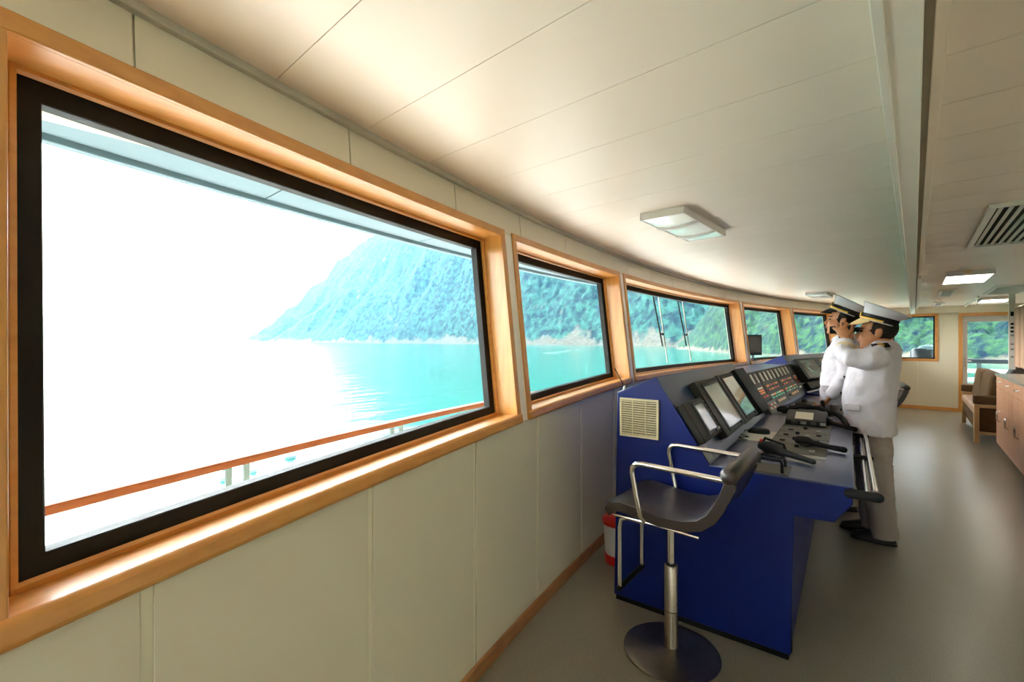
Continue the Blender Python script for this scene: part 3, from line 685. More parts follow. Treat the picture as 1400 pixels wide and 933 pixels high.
def guard(u0, u1, v0, v1, h):
    P = [(u0, v0, DZ), (u0, v0, DZ + h - .02), (u0 + (u1 - u0) * .06, v0 + (v1 - v0) * .06, DZ + h), (u0 + (u1 - u0) * .94, v0 + (v1 - v0) * .94, DZ + h), (u1, v1, DZ + h - .02), (u1, v1, DZ)]
    MB().tube(P, 0.007, 8).build('guard_bar', 'soft_black', A.t)
guard(0.725, 0.842, 0.045, 0.035, 0.062); guard(0.69, 0.815, 0.60, 0.44, 0.06); guard(0.725, 0.842, 0.185, 0.175, 0.05)
b = MB().lathe([(.02, DZ), (.02, DZ + .02), (.016, DZ + .022)], 14, (0.672, 0.66, 0)).build('button_base', 'black', A.t)
MB().lathe([(.013, DZ + .02), (.013, DZ + .034), (.008, DZ + .038)], 14, (0.672, 0.66, 0)).build('emergency_button', 'red', b)
# grab rail on the operator's edge
for dz, du in ((0.0, 1.19), (-0.03, 1.165)):
    MB().tube([(du, 0.0, DZ - .012 + dz), (du, 1.62, DZ - .012 + dz)], 0.0125, 10).build('grab_rail', 'chrome', A.t)
for v in (-0.005, 0.80, 1.55):
    big = v < .1
    MB().tube([(1.10, v, DZ - .03), (1.20, v, DZ - .03)], 0.021 if big else 0.014, 12, flat=1, round_cap=True).build('rail_bracket', 'soft_black', A.t)

# --- middle module with the switch panels
B = Mod('control_console', -1.4899, 4.4411, 1.5, (0.34, 1.205), (0.53, 0.84), 'middle blue console with rows of meters and coloured push buttons, lower than its neighbours')
MB().prism([(0.0, 0.03), (0.02, 1.195), (0.34, 1.199), (0.527, 0.845), (0.527, 0.03)], PV, 0.02, 2.28).build('cabinet_body', 'blue', B.t, bevel=0.003)
MB().prism([(0.527, 0.03), (0.527, 0.82), (0.80, 0.82), (0.80, 0.74), (0.70, 0.70), (0.66, 0.03)], PV, 0.43, 2.2).build('desk_body', 'blue', B.t, bevel=0.003)
plate_on(B, ((0.02, 1.197), (0.34, 1.201)), 0.005, 0.02, 2.28, 'top_panel', 'blue_top')
MB().prism([(0.545, 0.82), (0.805, 0.82), (0.805, 0.828), (0.545, 0.828)], PV, 0.43, 2.2).build('desk_top', 'blue_top', B.t, bevel=0.002)
MB().box(0.01, 0.52, 0.03, 2.27, 0.0, 0.03).build('plinth', 'soft_black', B.t)
def btn(panel, name, m, v, w, dv, dw, h0, h=0.008): B.part(name, m, v - dv, v + dv, w - dw, w + dw, h0, h0 + h, panel, smooth=False)
cols = [(0.02, 0.375, 2), (0.395, 1.12, 4), (1.14, 1.97, 4), (1.99, 2.28, 1)]
H0 = 0.012
for ci, (v0, v1, nbar) in enumerate(cols):
    pn = B.part('switch_panel', 'bezel', v0, v1, 0.004, 0.385 if ci else 0.295, 0.0, H0, bevel=0.002)
    wv = v1 - v0
    for k in range(nbar):
        v = v0 + wv * (k + .55) / max(nbar, 1) - (0 if nbar > 1 else wv * .0)
        btn(pn, 'bar_meter', 'ivory' if ci < 3 else 'panel_grey', v - .01, 0.072, 0.024 if ci else .022, 0.046, H0)
        btn(pn, 'meter_slot', 'soft_black', v + .035 + (.012 if ci else 0), 0.072, 0.016, 0.046, H0, 0.003)
    if ci == 0:
        for r, (w, m) in enumerate(((0.168, 'ivory'), (0.192, 'amber'), (0.215, 'amber'))):
            for v in (0.12, 0.19, 0.26): btn(pn, 'push_button', m if v < .25 or r else 'ivory', v, w, 0.024, 0.008, H0)
        for v in (0.10, 0.18, 0.26, 0.33): btn(pn, 'push_button', 'redb', v, 0.252, 0.024, 0.010, H0)
    elif ci < 3:
        for r, w in enumerate((0.168, 0.192, 0.208)):
            for k in range(4):
                v = v0 + wv * (k + .9) / 5.2
                if r != 1: btn(pn, 'push_button', 'redb' if (k + r) % 3 else 'amber', v, w, 0.055, 0.008, H0)
        for k in range(5):
            v = v0 + wv * (k + .8) / 5.6
            btn(pn, 'push_button', ('amber', 'ivory', 'amber', 'green', 'ivory')[(k + ci) % 5], v, 0.262, 0.045, 0.008, H0)
            btn(pn, 'push_button', 'green' if k % 2 == 0 or ci == 1 else 'ivory', v, 0.290, 0.03, 0.008, H0)
        for k in range(4): btn(pn, 'push_button', 'orange_strip' if k else 'soft_black', v0 + wv * (k + 1) / 5.5, 0.338, 0.06, 0.012, H0)
    else:
        for k, (v, w, m) in enumerate(((2.06, .165, 'ivory'), (2.14, .165, 'ivory'), (2.06, .19, 'redb'), (2.14, .19, 'amber'), (2.2, .24, 'redb'), (2.1, .24, 'redb'), (2.06, .31, 'ivory'), (2.14, .31, 'ivory'))): btn(pn, 'push_button', m, v, w, 0.028, 0.009, H0)
lp = B.part('lamp_panel', 'panel_grey', 0.005, 0.385, 0.302, 0.412, 0.0, 0.04, bevel=0.003)
for r, w in enumerate((0.335, 0.365)):
    for k in range(4): btn(lp, 'indicator_lamp', 'ivory' if (r + k) % 2 else 'redb', 0.10 + .065 * k, w, 0.018, 0.009, 0.04)
for k, (u, v, r) in enumerate(((0.66, 0.58, .03), (0.70, 0.86, .035), (0.65, 1.2, .03))):
    q = MB().box(u - .07, u + .07, v - .12, v + .12, 0.828, 0.85).build('desk_unit', 'soft_black', B.t, bevel=0.004)
    MB().lathe([(r, .85), (r * .9, .875), (r * .5, .885)], 14, (u, v, 0)).build('dial', 'bezel', q)

# --- far module with the radar
Cm = Mod('control_console', -1.5282, 6.78, -7.0, (0.246, 1.31), (0.53, 0.85), 'far blue console with the big dark radar display, past the middle console')
pc = [(0.0, 0.03), (0.02, 1.206), (0.246, 1.306), (0.53, 0.845), (0.78, 0.82), (0.78, 0.74), (0.70, 0.70), (0.66, 0.03)]
MB().prism(pc, PV, 0.018, 2.0).build('cabinet_body', 'blue', Cm.t, bevel=0.003)
MB().prism([(a, b + .003) for a, b in pc], PV, 0.0, 0.018).build('side_panel', 'blue', Cm.t, bevel=0.003)
plate_on(Cm, ((0.02, 1.209), (0.246, 1.309)), 0.005, 0.0, 2.0, 'top_panel', 'blue_top')
plate_on(Cm, ((0.246, 1.308), (0.53, 0.848)), 0.004, 0.0, 2.0, 'slope_panel', 'blue_top')
MB().box(0.01, 0.655, 0.01, 1.99, 0.0, 0.03).build('plinth', 'soft_black', Cm.t)
rd = Cm.part('radar_display', 'black', -0.0, 0.93, 0.105, 0.40, 0.004, 0.10, bevel=0.01)
Cm.part('screen', 'screen_dark', 0.09, 0.70, 0.135, 0.385, 0.10, 0.103, rd, smooth=False)
rng = random.Random(3)
for (v0, w0, v1, w1, m) in ((.22, .16, .32, .36, 1), (.36, .15, .27, .27, 1), (.25, .24, .45, .37, 1), (.30, .27, .52, .36, 1), (.42, .16, .50, .22, 1), (.33, .20, .44, .21, 1), (.20, .30, .27, .31, 1), (.48, .29, .56, .35, 1)):
    mb = MB(); n = 7; pts = []
    for i in range(n + 1):
        t = i / n; pts.append(Cm.sp(v0 + (v1 - v0) * t + rng.uniform(-.02, .02), w0 + (w1 - w0) * t + rng.uniform(-.006, .006), 0.104))
    mb.tube(pts, 0.0028, 5).build('radar_trace', 'trace', rd)
Cm.part('keyboard_unit', 'soft_black', 0.02, 0.95, 0.42, 0.52, 0.004, 0.06, bevel=0.006)
d2 = Cm.part('display', 'black', 1.0, 1.7, 0.09, 0.42, 0.004, 0.06, bevel=0.008); Cm.part('screen', 'screen_reflection', 1.12, 1.6, 0.13, 0.38, 0.06, 0.063, d2, smooth=False)

# ---------------------------------------------------------------- things on the desk
RZ = math.radians(5)
def on_desk(name, u, v, label, cat, group=None, z=DZ, rz=0.0): return empty(name, A.world(u, v, z), RZ + rz, label=label, cat=cat, group=group)
t = on_desk('mouse_mat', 0.615, 0.96, 'pale flat mat under the computer mouse', 'mat')
MB().prism([(-0.15, 0.27), (-0.13, -0.19), (0.13, -0.20), (0.125, 0.165)], lambda a, b, z: (a, b, z), 0.0, 0.004).build('mat_sheet', 'paper', t)
t = on_desk('computer_mouse', 0.60, 1.05, 'black computer mouse with a thin cable on the pale mat', 'mouse', z=DZ + .004)
MB().rings([((0, 0, 0), .068, .045), ((0, 0, .012), .07, .047), ((.008, 0, .026), .058, .04), ((.012, 0, .034), .038, .026)], 18).build('mouse_body', 'black', t, angle=1.2)
MB().lathe([(.006, -.004), (.006, .004)], 10, (-.035, 0, .027), Matrix.Rotation(PI / 2, 3, 'X')).build('scroll_wheel', 'panel_grey', t)
MB().tube([(-.07, 0, .012), (-.10, -.02, .004), (-.10, -.12, .003), (-.03, -.20, .003), (-.08, -.26, .003), (-.02, -.32, .003)], 0.0028, 6).build('mouse_cable', 'soft_black', t)
def handset(name, u, v, ang, L, label, group, bulb=False):
    t = on_desk(name, u, v, label, 'handset', group, z=DZ + .006, rz=ang)
    mb = MB()
    if bulb:
        mb.tube([(-.5 * L, 0, .030), (-.42 * L, 0, .034), (-.3 * L, 0, .034), (-.18 * L, 0, .030), (-.05 * L, 0, .024), (.2 * L, 0, .018), (.5 * L, 0, .012)], [.022, .032, .035, .031, .020, .016, .013], 14, round_cap=True); mb.build('handset_body', 'black', t, angle=1.2)
        MB().lathe([(.03, -0.006), (.034, .004), (.022, .012)], 14, (-.3 * L, 0, 0)).build('handset_cradle', 'soft_black', t)
    else:
        mb.tube([(-.5 * L, 0, .024), (-.30 * L, 0, .027), (-.15 * L, 0, .02), (.2 * L, 0, .016), (.5 * L, 0, .016)], [.025, .028, .017, .014, .017], 12, round_cap=True); mb.build('handset_body', 'soft_black', t, angle=1.2)
        MB().box(-.42 * L, -.2 * L, -.03, .03, -.005, .012).build('handset_cradle', 'bezel', t, bevel=0.003)
    return t
handset('microphone_handset', 0.825, 0.385, -0.55, 0.30, 'black bulb-headed microphone lying at the near end of the desk', 'handsets on the console desk', True)
handset('radio_handset', 0.965, 0.755, -0.45, 0.25, 'black radio handset lying across the desk between microphone and telephone', 'handsets on the console desk')
handset('radio_handset', 1.03, 1.62, -0.9, 0.34, 'black corded handset hanging over the desk edge beside the telephone', 'handsets on the console desk')
handset('radio_handset', 0.70, 2.22, 0.3, 0.2, 'small black handset at the far end of the desk beyond the white strip', 'handsets on the console desk')
t = on_desk('telephone', 0.84, 1.74, 'big black desk telephone with a pale label window', 'telephone', z=DZ + .006)
MB().prism([(-.2, 0), (-.2, .035), (-.03, .088), (.20, .070), (.22, .05), (.22, 0)], lambda a, b, x: (x, a, b), -.13, .125).build('telephone_body', 'black', t, bevel=0.008)
MB().prism([(-.175, .0435), (-.06, .0795), (-.061, .083), (-.176, .047)], lambda a, b, x: (x, a, b), -.07, .045).build('label_window', 'ivory', t)
MB().tube([(-.12, .13, .085), (-.06, .13, .10), (.06, .13, .10), (.115, .13, .08)], [.022, .016, .016, .022], 10, round_cap=True).build('receiver', 'soft_black', t)
for k in range(4): MB().box(-.09 + .06 * k, -.055 + .06 * k, -.215, -.2, .012, .03).build('key', 'plate' if k % 2 else 'panel_grey', t)
t = on_desk('trackball_unit', 0.90, 2.2, 'round black trackball unit behind the telephone', 'trackball', z=DZ + .006)
MB().lathe([(.085, 0), (.09, .02), (.08, .04), (.05, .05)], 20).build('unit_base', 'soft_black', t); MB().ball((0, 0, .052), .03).build('ball', 'bezel', t)
t = on_desk('coiled_cord', 1.015, 1.93, 'thick black coiled cord looping over the desk edge by the officer', 'cord', z=DZ + .006)
pts = []; n = 220
K = [(-.12, .30, .025), (-.03, .20, .04), (.03, .05, .035), (.06, -.12, .02), (.085, -.30, -.01), (.10, -.48, -.06), (.085, -.60, -.09)]
def along(K, s):
    q = s * (len(K) - 1); i = min(int(q), len(K) - 2); return Vector(K[i]).lerp(Vector(K[i + 1]), q - i)
for i in range(n + 1):
    c = sum((along(K, min(1, max(0, i / n + d))) for d in (-.06, -.03, 0, .03, .06)), Vector()) / 5; a = i * 1.1
    pts.append(c + Vector((math.cos(a) * .012, 0, math.sin(a) * .012)))
MB().tube(pts, 0.009, 6).build('cord_coil', 'soft_black', t)
t = on_desk('joystick', 0.93, 2.31, 'black control joystick under the hand of the officer without binoculars', 'joystick', z=DZ + .006)
MB().lathe([(.055, 0), (.055, .02), (.03, .035), (.012, .04)], 18).build('joystick_base', 'soft_black', t)
MB().tube([(0, 0, .035), (-.01, 0, .07), (-.015, 0, .10)], [.009, .014, .018], 12, round_cap=True).build('joystick_grip', 'black', t)
# small screen standing by the pillar window
t = empty('pillar_monitor', (-1.62, 7.62, 1.215), label='small black monitor standing against the fourth window beside the pillar', cat='monitor')
R = Matrix.Rotation(math.radians(-42), 3, 'Z')
MB().obox((-.21, -.03, 0.225), (0.020, 0.13, 0.155), R).build('monitor_case', 'black', t, bevel=0.006)
MB().obox(Vector((-.21, -.03, .225)) + R @ Vector((.021, 0, 0)), (0.002, 0.112, 0.137), R).build('screen', 'screen_dark', t)
MB().tube([(-.215, -.03, .08), (-.215, -.03, 0.0)], 0.014, 8).build('stand', 'steel', t); MB().box(-.28, -.15, -.1, .04, -.012, 0.0).build('stand_foot', 'black', t)
# aerial at the sill
t = empty('whip_aerial', A.world(0.05, 0.04, 1.21), label='thin dark whip aerial on the back corner of the near console', cat='aerial')
MB().lathe([(.012, 0), (.012, .015), (.006, .03)], 10).build('aerial_base', 'plate', t); MB().tube([(0, 0, .02), (-.06, -.015, .13)], 0.003, 5).build('aerial_rod', 'soft_black', t)

# ---------------------------------------------------------------- bar stools
def stool(loc, rz, label):
    t = empty('bar_stool', (*loc, 0), rz, label=label, cat='stool', group='leather bar stools at the consoles')
    MB().lathe([(0.222, 0), (0.222, .006), (0.20, .012), (0.06, .02), (0.04, .03)], 48).build('base_disc', 'steel', t)
    MB().lathe([(0.031, .022), (0.031, .415), (0.027, .42)], 24).build('column_sleeve', 'steel', t)
    MB().lathe([(0.033, .20), (0.033, .206)], 24).build('sleeve_collar', 'chrome', t)
    MB().lathe([(0.017, .41), (0.017, .665)], 20).build('gas_piston', 'chrome', t); MB().lathe([(0.024, .405), (0.024, .428)], 20).build('piston_ring', 'black', t)
    # padded shell: seat running up into a low back
    cl = [(-.215, .672), (-.235, .695), (-.222, .722), (-.17, .732), (-.08, .722), (.02, .708), (.12, .712), (.185, .730), (.228, .765), (.258, .815), (.283, .87), (.305, .93)]
    th = .046; top, bot = [], []
    for i, (x, z) in enumerate(cl):
        a = Vector(cl[max(i - 1, 0)]); b = Vector(cl[min(i + 1, len(cl) - 1)]); d = (b - a).normalized(); n = Vector((-d.y, d.x)) * (-1)
        top.append((x - n.x * th / 2, z - n.y * th / 2)); bot.append((x + n.x * th / 2, z + n.y * th / 2))
    vs, fs = [], []; ny = 9; hw = .212
    for j in range(ny):
        y = -hw + 2 * hw * j / (ny - 1); e = abs(y) / hw; dish = -.014 * (1 - e * e); edge = .012 * max(0, e - .8) / .2
        for (x, z), (x2, z2) in zip(top, bot):
            dx, dz = x - x2, z - z2; l = math.hypot(dx, dz)
            vs.append((x + dx / l * (dish - edge), y, z + dz / l * (dish - edge)))
        for (x, z), (x2, z2) in zip(reversed(bot), reversed(top)):
            dx, dz = x - x2, z - z2; l = math.hypot(dx, dz); vs.append((x + dx / l * edge, y, z + dz / l * edge))
    k = 2 * len(cl)
    for j in range(ny - 1):
        for i in range(k): fs.append((j * k + i, j * k + (i + 1) % k, (j + 1) * k + (i + 1) % k, (j + 1) * k + i))
    fs += [tuple(range(k)), tuple((ny - 1) * k + i for i in range(k - 1, -1, -1))]
    MB().add(vs, fs).build('seat_shell', 'leather', t, bevel=0.006, seg=2, angle=1.2)
    MB().tube([(.312, -.225, .955), (.312, .225, .955)], 0.036, 14, round_cap=True).build('back_roll', 'leather', t, angle=1.2)
    for sgn in (-1, 1):
        y = .236 * sgn
        P = [(.30, y, .938), (.10, y, .943), (-.045, y, .947), (-.075, y, .943), (-.092, y, .925), (-.094, y, .90), (-.075, y, .80), (-.055, y, .71), (-.05, y - .02 * sgn, .69), (-.05, y - .1 * sgn, .675)]
        MB().tube(P, 0.012, 10, flat=1.0).build('armrest', 'chrome', t, angle=1.2)
        MB().tube([(-.20, .205 * sgn, .675), (.0, .205 * sgn, .677), (.19, .205 * sgn, .668)], 0.007, 8).build('seat_rail', 'chrome', t)
    MB().box(-.1, .1, -.09, .09, .655, .675).build('seat_plate', 'black', t, bevel=0.004)
    P = [(-.05, -.20, .672), (-.13, -.20, .675), (-.165, -.20, .66), (-.172, -.20, .62), (-.172, -.20, .34)]
    MB().tube(P, 0.010, 8).build('footrest_tube', 'chrome', t, angle=1.2)
    MB().tube([(x, .06, z) for x, y, z in P], 0.010, 8).build('footrest_tube', 'chrome', t, angle=1.2)
    MB().tube([(-.172, -.21, .335), (-.172, .07, .335)], 0.013, 10, round_cap=True).build('footrest_bar', 'soft_black', t)
    return t
stool((-0.880, 2.155), 0.05, 'dark leather bar stool with chrome arms beside the blue console end')
stool((-0.40, 7.15), 0.1, 'bar stool mostly hidden behind the officer with binoculars, only its armrest showing')

# ---------------------------------------------------------------- red bin between console and wall
t = empty('waste_bin', (-1.505, 2.80, 0), label='round white waste bin with red lid and red base behind the console', cat='bin')
MB().lathe([(.088, 0), (.095, .005), (.098, .06), (.092, .065)], 24).build('bin_base', 'red', t)
MB().lathe([(.090, .05), (.105, .27), (.10, .275)], 24).build('bin_body', 'white_plastic', t)
MB().lathe([(.112, .265), (.114, .29), (.10, .305), (.05, .318), (.01, .32)], 24).build('bin_lid', 'red', t)

# ---------------------------------------------------------------- cabinets along the aft wall
CXF = 0.86
def cab(y0, y1, label):
    t = empty('base_cabinet', (CXF, (y0 + y1) / 2, 0), label=label, cat='cabinet', group='laminate cabinets along the aft wall')
    h = (y1 - y0) / 2; D = 1.56 - CXF
    MB().box(0.02, D, -h + .001, h - .001, 0.08, 1.02).build('cabinet_body', 'cab_wood', t); MB().box(0.06, D, -h + .001, h - .001, 0, .08).build('plinth', 'base_wood', t)
    dr = MB().box(0.0, 0.02, -h + .003, h - .003, 0.86, 1.012).build('drawer', 'cab_wood', t, bevel=0.002)
    MB().tube([(0, -.07, .955), (-.028, -.06, .95), (-.03, 0, .948), (-.028, .06, .95), (0, .07, .955)], .006, 8).build('handle', 'chrome', dr)
    for s in (-1, 1):
        d = MB().box(0.0, 0.02, min(0, s * h) + .003, max(0, s * h) - .003, 0.085, 0.855).build('door', 'cab_wood', t, bevel=0.002)
        y = s * .04
        MB().tube([(0, y, .42), (-.028, y, .43), (-.03, y, .49), (-.028, y, .55), (0, y, .56)], .006, 8).build('handle', 'chrome', d)
places = ['end unit next to the sofa', 'second unit from the sofa', 'third unit from the sofa', 'fourth unit from the sofa', 'fifth unit from the sofa', 'sixth unit, farthest from the sofa']
for i in range(6): cab(9.25 - .72 * (i + 1), 9.25 - .72 * i, 'pinkish wood cabinet with drawer and doors, ' + places[i])
MB_ct = MB().box(CXF - .015, 1.6, 9.25 - .72 * 6, 9.262, 1.02, 1.048).build('countertop', 'counter', bevel=0.004); tag(MB_ct, 'grey speckled stone worktop running along the cabinets', 'worktop')

# ---------------------------------------------------------------- sofa by the door
t = empty('sofa', (0.66, 9.5, 0), label='brown two-seat sofa with pale wooden arm frames between cabinets and door', cat='sofa')
def sofa_arm(y):
    f = MB(); f.box(0.0, .055, y, y + .09, 0, .57); f.box(.78, .835, y, y + .09, 0, .57); f.box(.055, .78, y, y + .09, .52, .57); f.box(.055, .78, y, y + .09, .13, .17)
    f.build('arm_frame', 'sofa_wood', t, bevel=0.004); MB().box(.06, .775, y + .03, y + .06, .17, .52).build('arm_panel', 'sofa', t)
    MB().box(-.012, .84, y - .01, y + .10, .572, .70).build('arm_pad', 'sofa', t, bevel=0.02, seg=3)
sofa_arm(0.03); sofa_arm(2.27)
MB().box(0.02, .80, .13, 2.26, .17, .40).build('seat_base', 'sofa', t, bevel=0.01)
for a, b in ((.135, 1.19), (1.20, 2.255)):
    MB().box(0.0, .40, a, b, .402, .52).build('seat_cushion', 'sofa_seat', t, bevel=0.03, seg=3)
    MB().prism([(.12, .53), (.175, .98), (.22, 1.02), (.36, 1.0), (.42, .53)], PV, a, b).build('back_cushion', 'sofa', t, bevel=0.03, seg=3)
MB().box(.43, .80, .13, 2.26, .40, .92).build('sofa_back', 'sofa', t, bevel=0.02)

# ---------------------------------------------------------------- curtain, switch strip, dark chair back by the aft wall
t = empty('chart_curtain', (1.36, 9.3, 0), label='pink brown pleated curtain hanging over the far end of the worktop', cat='curtain')
n = 26; vs = []
for i in range(n + 1):
    yy = 0.0 + 1.2 * i / n; xx = -.14 + .035 * math.sin(i * 1.9) + .02 * math.sin(i * .9)
    vs += [(xx, yy, 1.10), (xx, yy, 2.02), (xx + .006, yy, 2.02), (xx + .006, yy, 1.10)]
fs = []
for i in range(n):
    for k in range(4): fs.append((4 * i + k, 4 * i + 4 + k, 4 * i + 4 + (k + 1) % 4, 4 * i + (k + 1) % 4))
MB().add(vs, fs).build('curtain_cloth', 'curtain', t, angle=1.5)
MB().tube([(-.14, -.05, 2.03), (-.14, 1.25, 2.03)], .012, 8).build('curtain_rail', 'chrome', t); MB().box(-.15, .29, -.03, 0.0, 2.02, 2.04).build('rail_bracket', 'chrome', t); MB().box(-.15, .29, 1.2, 1.23, 2.02, 2.04).build('rail_bracket', 'chrome', t)
t = empty('switch_strip', (1.12, 10.62, 1.05), label='tall narrow white switch strip with dark knobs between the curtain and the door', cat='switch panel')
MB().box(0, .075, 0, .03, 0, 1.2).build('strip_plate', 'vent_white', t, bevel=0.004)
for k, z in enumerate((.86, .72, .66, .60, .54, .40, .32, .2)): MB().box(.02, .055, -.015, 0, z - .015, z + .015 + (.04 if k == 0 else 0)).build('switch', 'soft_black' if k < 4 else 'plate', t, bevel=0.003)
t = empty('office_chair', (1.26, 12.2, 0), label='dark high-backed chair half hidden behind the worktop and curtain', cat='chair')
MB().lathe([(.25, 0), (.25, .03), (.03, .06), (.03, .42)], 20).build('chair_base', 'soft_black', t)
MB().box(-.22, .22, -.22, .22, .42, .52).build('seat', 'leather', t, bevel=0.03, seg=3)
MB().prism([(-.20, .52), (.12, 1.10), (.20, 1.14), (.26, 1.06), (.22, .52)], PV, -.22, .22).build('backrest', 'leather', t, bevel=0.02)

# ---------------------------------------------------------------- the two officers
def add_hand(mb, wrist, f, n, tdir, s=1.0, curl=(0.5, 0.5, 0.5, 0.5), thumb=0.5, spread=0.0):
    """palm, four unequal bent fingers and a thumb, joined later into the body skin. f: finger direction, n: palm-facing, tdir: thumb side"""
    w = Vector(wrist); f = Vector(f).normalized(); n = Vector(n); n = (n - f * n.dot(f)).normalized(); t = Vector(tdir); t = (t - f * t.dot(f) - n * t.dot(n)).normalized()
    mb.tube([w - f * .02 * s, w + f * .012 * s, w + f * .045 * s, w + f * .085 * s], [.026 * s, .028 * s, .038 * s, .037 * s], 12, flat=0.42, up=n)
    for k, (off, L) in enumerate(((.029, .074), (.0095, .082), (-.0105, .076), (-.029, .060))):
        d = (f + t * (off * spread * 8)).normalized(); p = w + f * .082 * s + t * off * s; pts = [p - d * .02 * s, p]; a = 0
        for q, fr in enumerate((.45, .32, .23)):
            a += curl[k] * (1.0, 1.25, 0.8)[q]
            p = p + (d * math.cos(a) + n * math.sin(a)) * L * fr * s; pts.append(p)
        mb.tube(pts, [.0095 * s, .0098 * s, .0088 * s, .008 * s, .0068 * s], 8, round_cap=True)
    p0 = w + f * .022 * s + t * .026 * s; d1 = (f * .65 + t * .65 + n * .35).normalized(); d2 = (f * .85 + t * (.35 - .4 * thumb) + n * (.3 + .6 * thumb)).normalized()
    p1 = p0 + d1 * .042 * s; p2 = p1 + d2 * .032 * s; mb.tube([p0 - d1 * .01 * s, p0, p1, p2, p2 + d2 * .020 * s], [.013 * s, .0135 * s, .0115 * s, .0105 * s, .008 * s], 8, round_cap=True)

def officer(loc, label, HC, hs, pitch, cap_tilt, jacket, sleeves, body_arms, hands, trousers, shoes, neck, visor_mat, extra):
    t = empty('person', (*loc, 0), label=label, cat='person', group='ship officers in white uniform')
    RH = Matrix.Rotation(pitch, 3, 'Y'); HC = Vector(HC)
    hp = lambda x, y, z: HC + RH @ (Vector((x, y, z)) * hs)
    # ---- body: one continuous skin
    b = MB()
    b.ball(hp(.012, 0, .035), (.097 * hs, .076 * hs, .100 * hs), 22, 14, RH); b.ball(hp(-.026, 0, -.035), (.070 * hs, .063 * hs, .088 * hs), 20, 12, RH)
    b.ball(hp(-.045, 0, -.088), (.045 * hs, .042 * hs, .034 * hs), 16, 10, RH); b.ball(hp(-.074, 0, -.108), (.018 * hs, .024 * hs, .016 * hs), 12, 8, RH)
    b.ball(hp(-.070, 0, .028), (.026 * hs, .052 * hs, .018 * hs), 14, 8, RH)
    b.tube([hp(-.090, 0, .012), hp(-.101, 0, -.012), hp(-.112, 0, -.034), hp(-.098, 0, -.046)], [.008 * hs, .011 * hs, .015 * hs, .012 * hs], 10, round_cap=True)
    b.ball(hp(-.086, 0, -.066), (.014 * hs, .024 * hs, .018 * hs), 12, 8, RH)
    for sg in (-1, 1):
        b.ball(hp(-.062, .036 * sg, -.022), (.030 * hs, .022 * hs, .022 * hs), 10, 8, RH)
        b.ball(hp(.012, .075 * sg, -.012), (.021 * hs, .012 * hs, .034 * hs), 12, 10, RH); b.ball(hp(.022, .080 * sg, .002), (.012 * hs, .010 * hs, .020 * hs), 10, 8, RH)
    b.tube(neck, [.066, .060, .056, .055][:len(neck)], 16)
    tr = []
    for (z, cx, rx, ry) in jacket:
        k = .035 if rx > .1 else .012
        tr.append(((cx - loc[0], 0, z), max(rx - k, .03), max(ry - k, .03)))
    b.rings(tr, 22)
    for arm, rad in body_arms: b.tube(arm, rad, 12)
    for h in hands: add_hand(b, *h[:-1], **h[-1])
    for legs, shoe in zip(trousers, shoes):
        b.tube([(x, y, z) for x, y, z, r in legs], [r * .72 for x, y, z, r in legs], 14)
    solidify(b, 'body', 'skin', t, 0.0058, 3, 0.45)
    # ---- hair, eyes, brows, lips
    hr = MB(); hr.ball(hp(.020, 0, .030), (.096 * hs, .080 * hs, .098 * hs), 22, 14, RH); hr.ball(hp(.052, 0, .006), (.054 * hs, .066 * hs, .058 * hs), 18, 12, RH)
    hr.build('hair', 'hair', t, angle=2)
    for sg in (-1, 1):
        MB().ball(hp(-.083, .031 * sg, .002), (.009 * hs, .012 * hs, .006 * hs), 10, 8, RH).build('eye', 'eye', t)
        MB().tube([hp(-.092, .014 * sg, .020), hp(-.090, .034 * sg, .024), hp(-.074, .052 * sg, .020)], .0042 * hs, 6).build('eyebrow', 'hair', t)
        MB().obox(hp(-.012, .0725 * sg, .012), (.010 * hs, .004 * hs, .026 * hs), RH).build('sideburn', 'hair', t)
    MB().tube([hp(-.094, -.022, -.068), hp(-.102, 0, -.066), hp(-.094, .022, -.068)], .0052 * hs, 6).build('lips', 'lip', t)
    # ---- peaked cap
    RC = RH @ Matrix.Rotation(cap_tilt, 3, 'Y'); CC = hp(.004, 0, .062)
    cp = lambda x, y, z: CC + RC @ (Vector((x, y, z)) * hs)
    R5 = RC @ Matrix.Rotation(0.10, 3, 'Y'); k = hs
    cap = MB(); cap.rings([(cp(0, 0, .030), .101 * k, .083 * k, RC, 1), (cp(0, 0, .046), .103 * k, .085 * k, RC, 1), (cp(.006, 0, .070), .118 * k, .102 * k, R5, 1), (cp(.012, 0, .092), .137 * k, .122 * k, R5, 1), (cp(.013, 0, .100), .140 * k, .125 * k, R5, 1), (cp(.012, 0, .106), .134 * k, .119 * k, R5, 1), (cp(.008, 0, .108), .09 * k, .08 * k, R5, 1), (cp(.004, 0, .107), .03 * k, .03 * k, R5, 1)], 40)
    cap = cap.build('cap', 'cap_white', t, angle=1.0)
    MB().rings([(cp(0, 0, 0.002), .1045 * k, .0865 * k, RC, 1), (cp(0, 0, .044), .1065 * k, .0885 * k, RC, 1)], 40).build('cap_band', 'soft_black', cap, angle=1.0)
    pp = MB(); pp.tube([cp(.105 * math.cos(a), .087 * math.sin(a), 0.002) for a in [2 * PI * i / 40 for i in range(41)]], .0036 * k, 6); pp.build('cap_piping', 'cap_white', cap)
    gs = MB(); A_ = [PI - 1.75 + 3.5 * i / 24 for i in range(25)]
    gs.tube([cp(.1085 * math.cos(a), .0905 * math.sin(a), .012) for a in A_], .0072 * k, 6, up=(0, 0, 1)); gs.build('cap_strap', 'gold', cap)
    for sg in (-1, 1): MB().ball(cp(.1085 * math.cos(PI - 1.75), .0905 * math.sin(PI - 1.75) * sg, .012), .009 * k, 10, 8).build('cap_button', 'gold', cap)
    vs, fs = [], []; na, nr = 18, 5
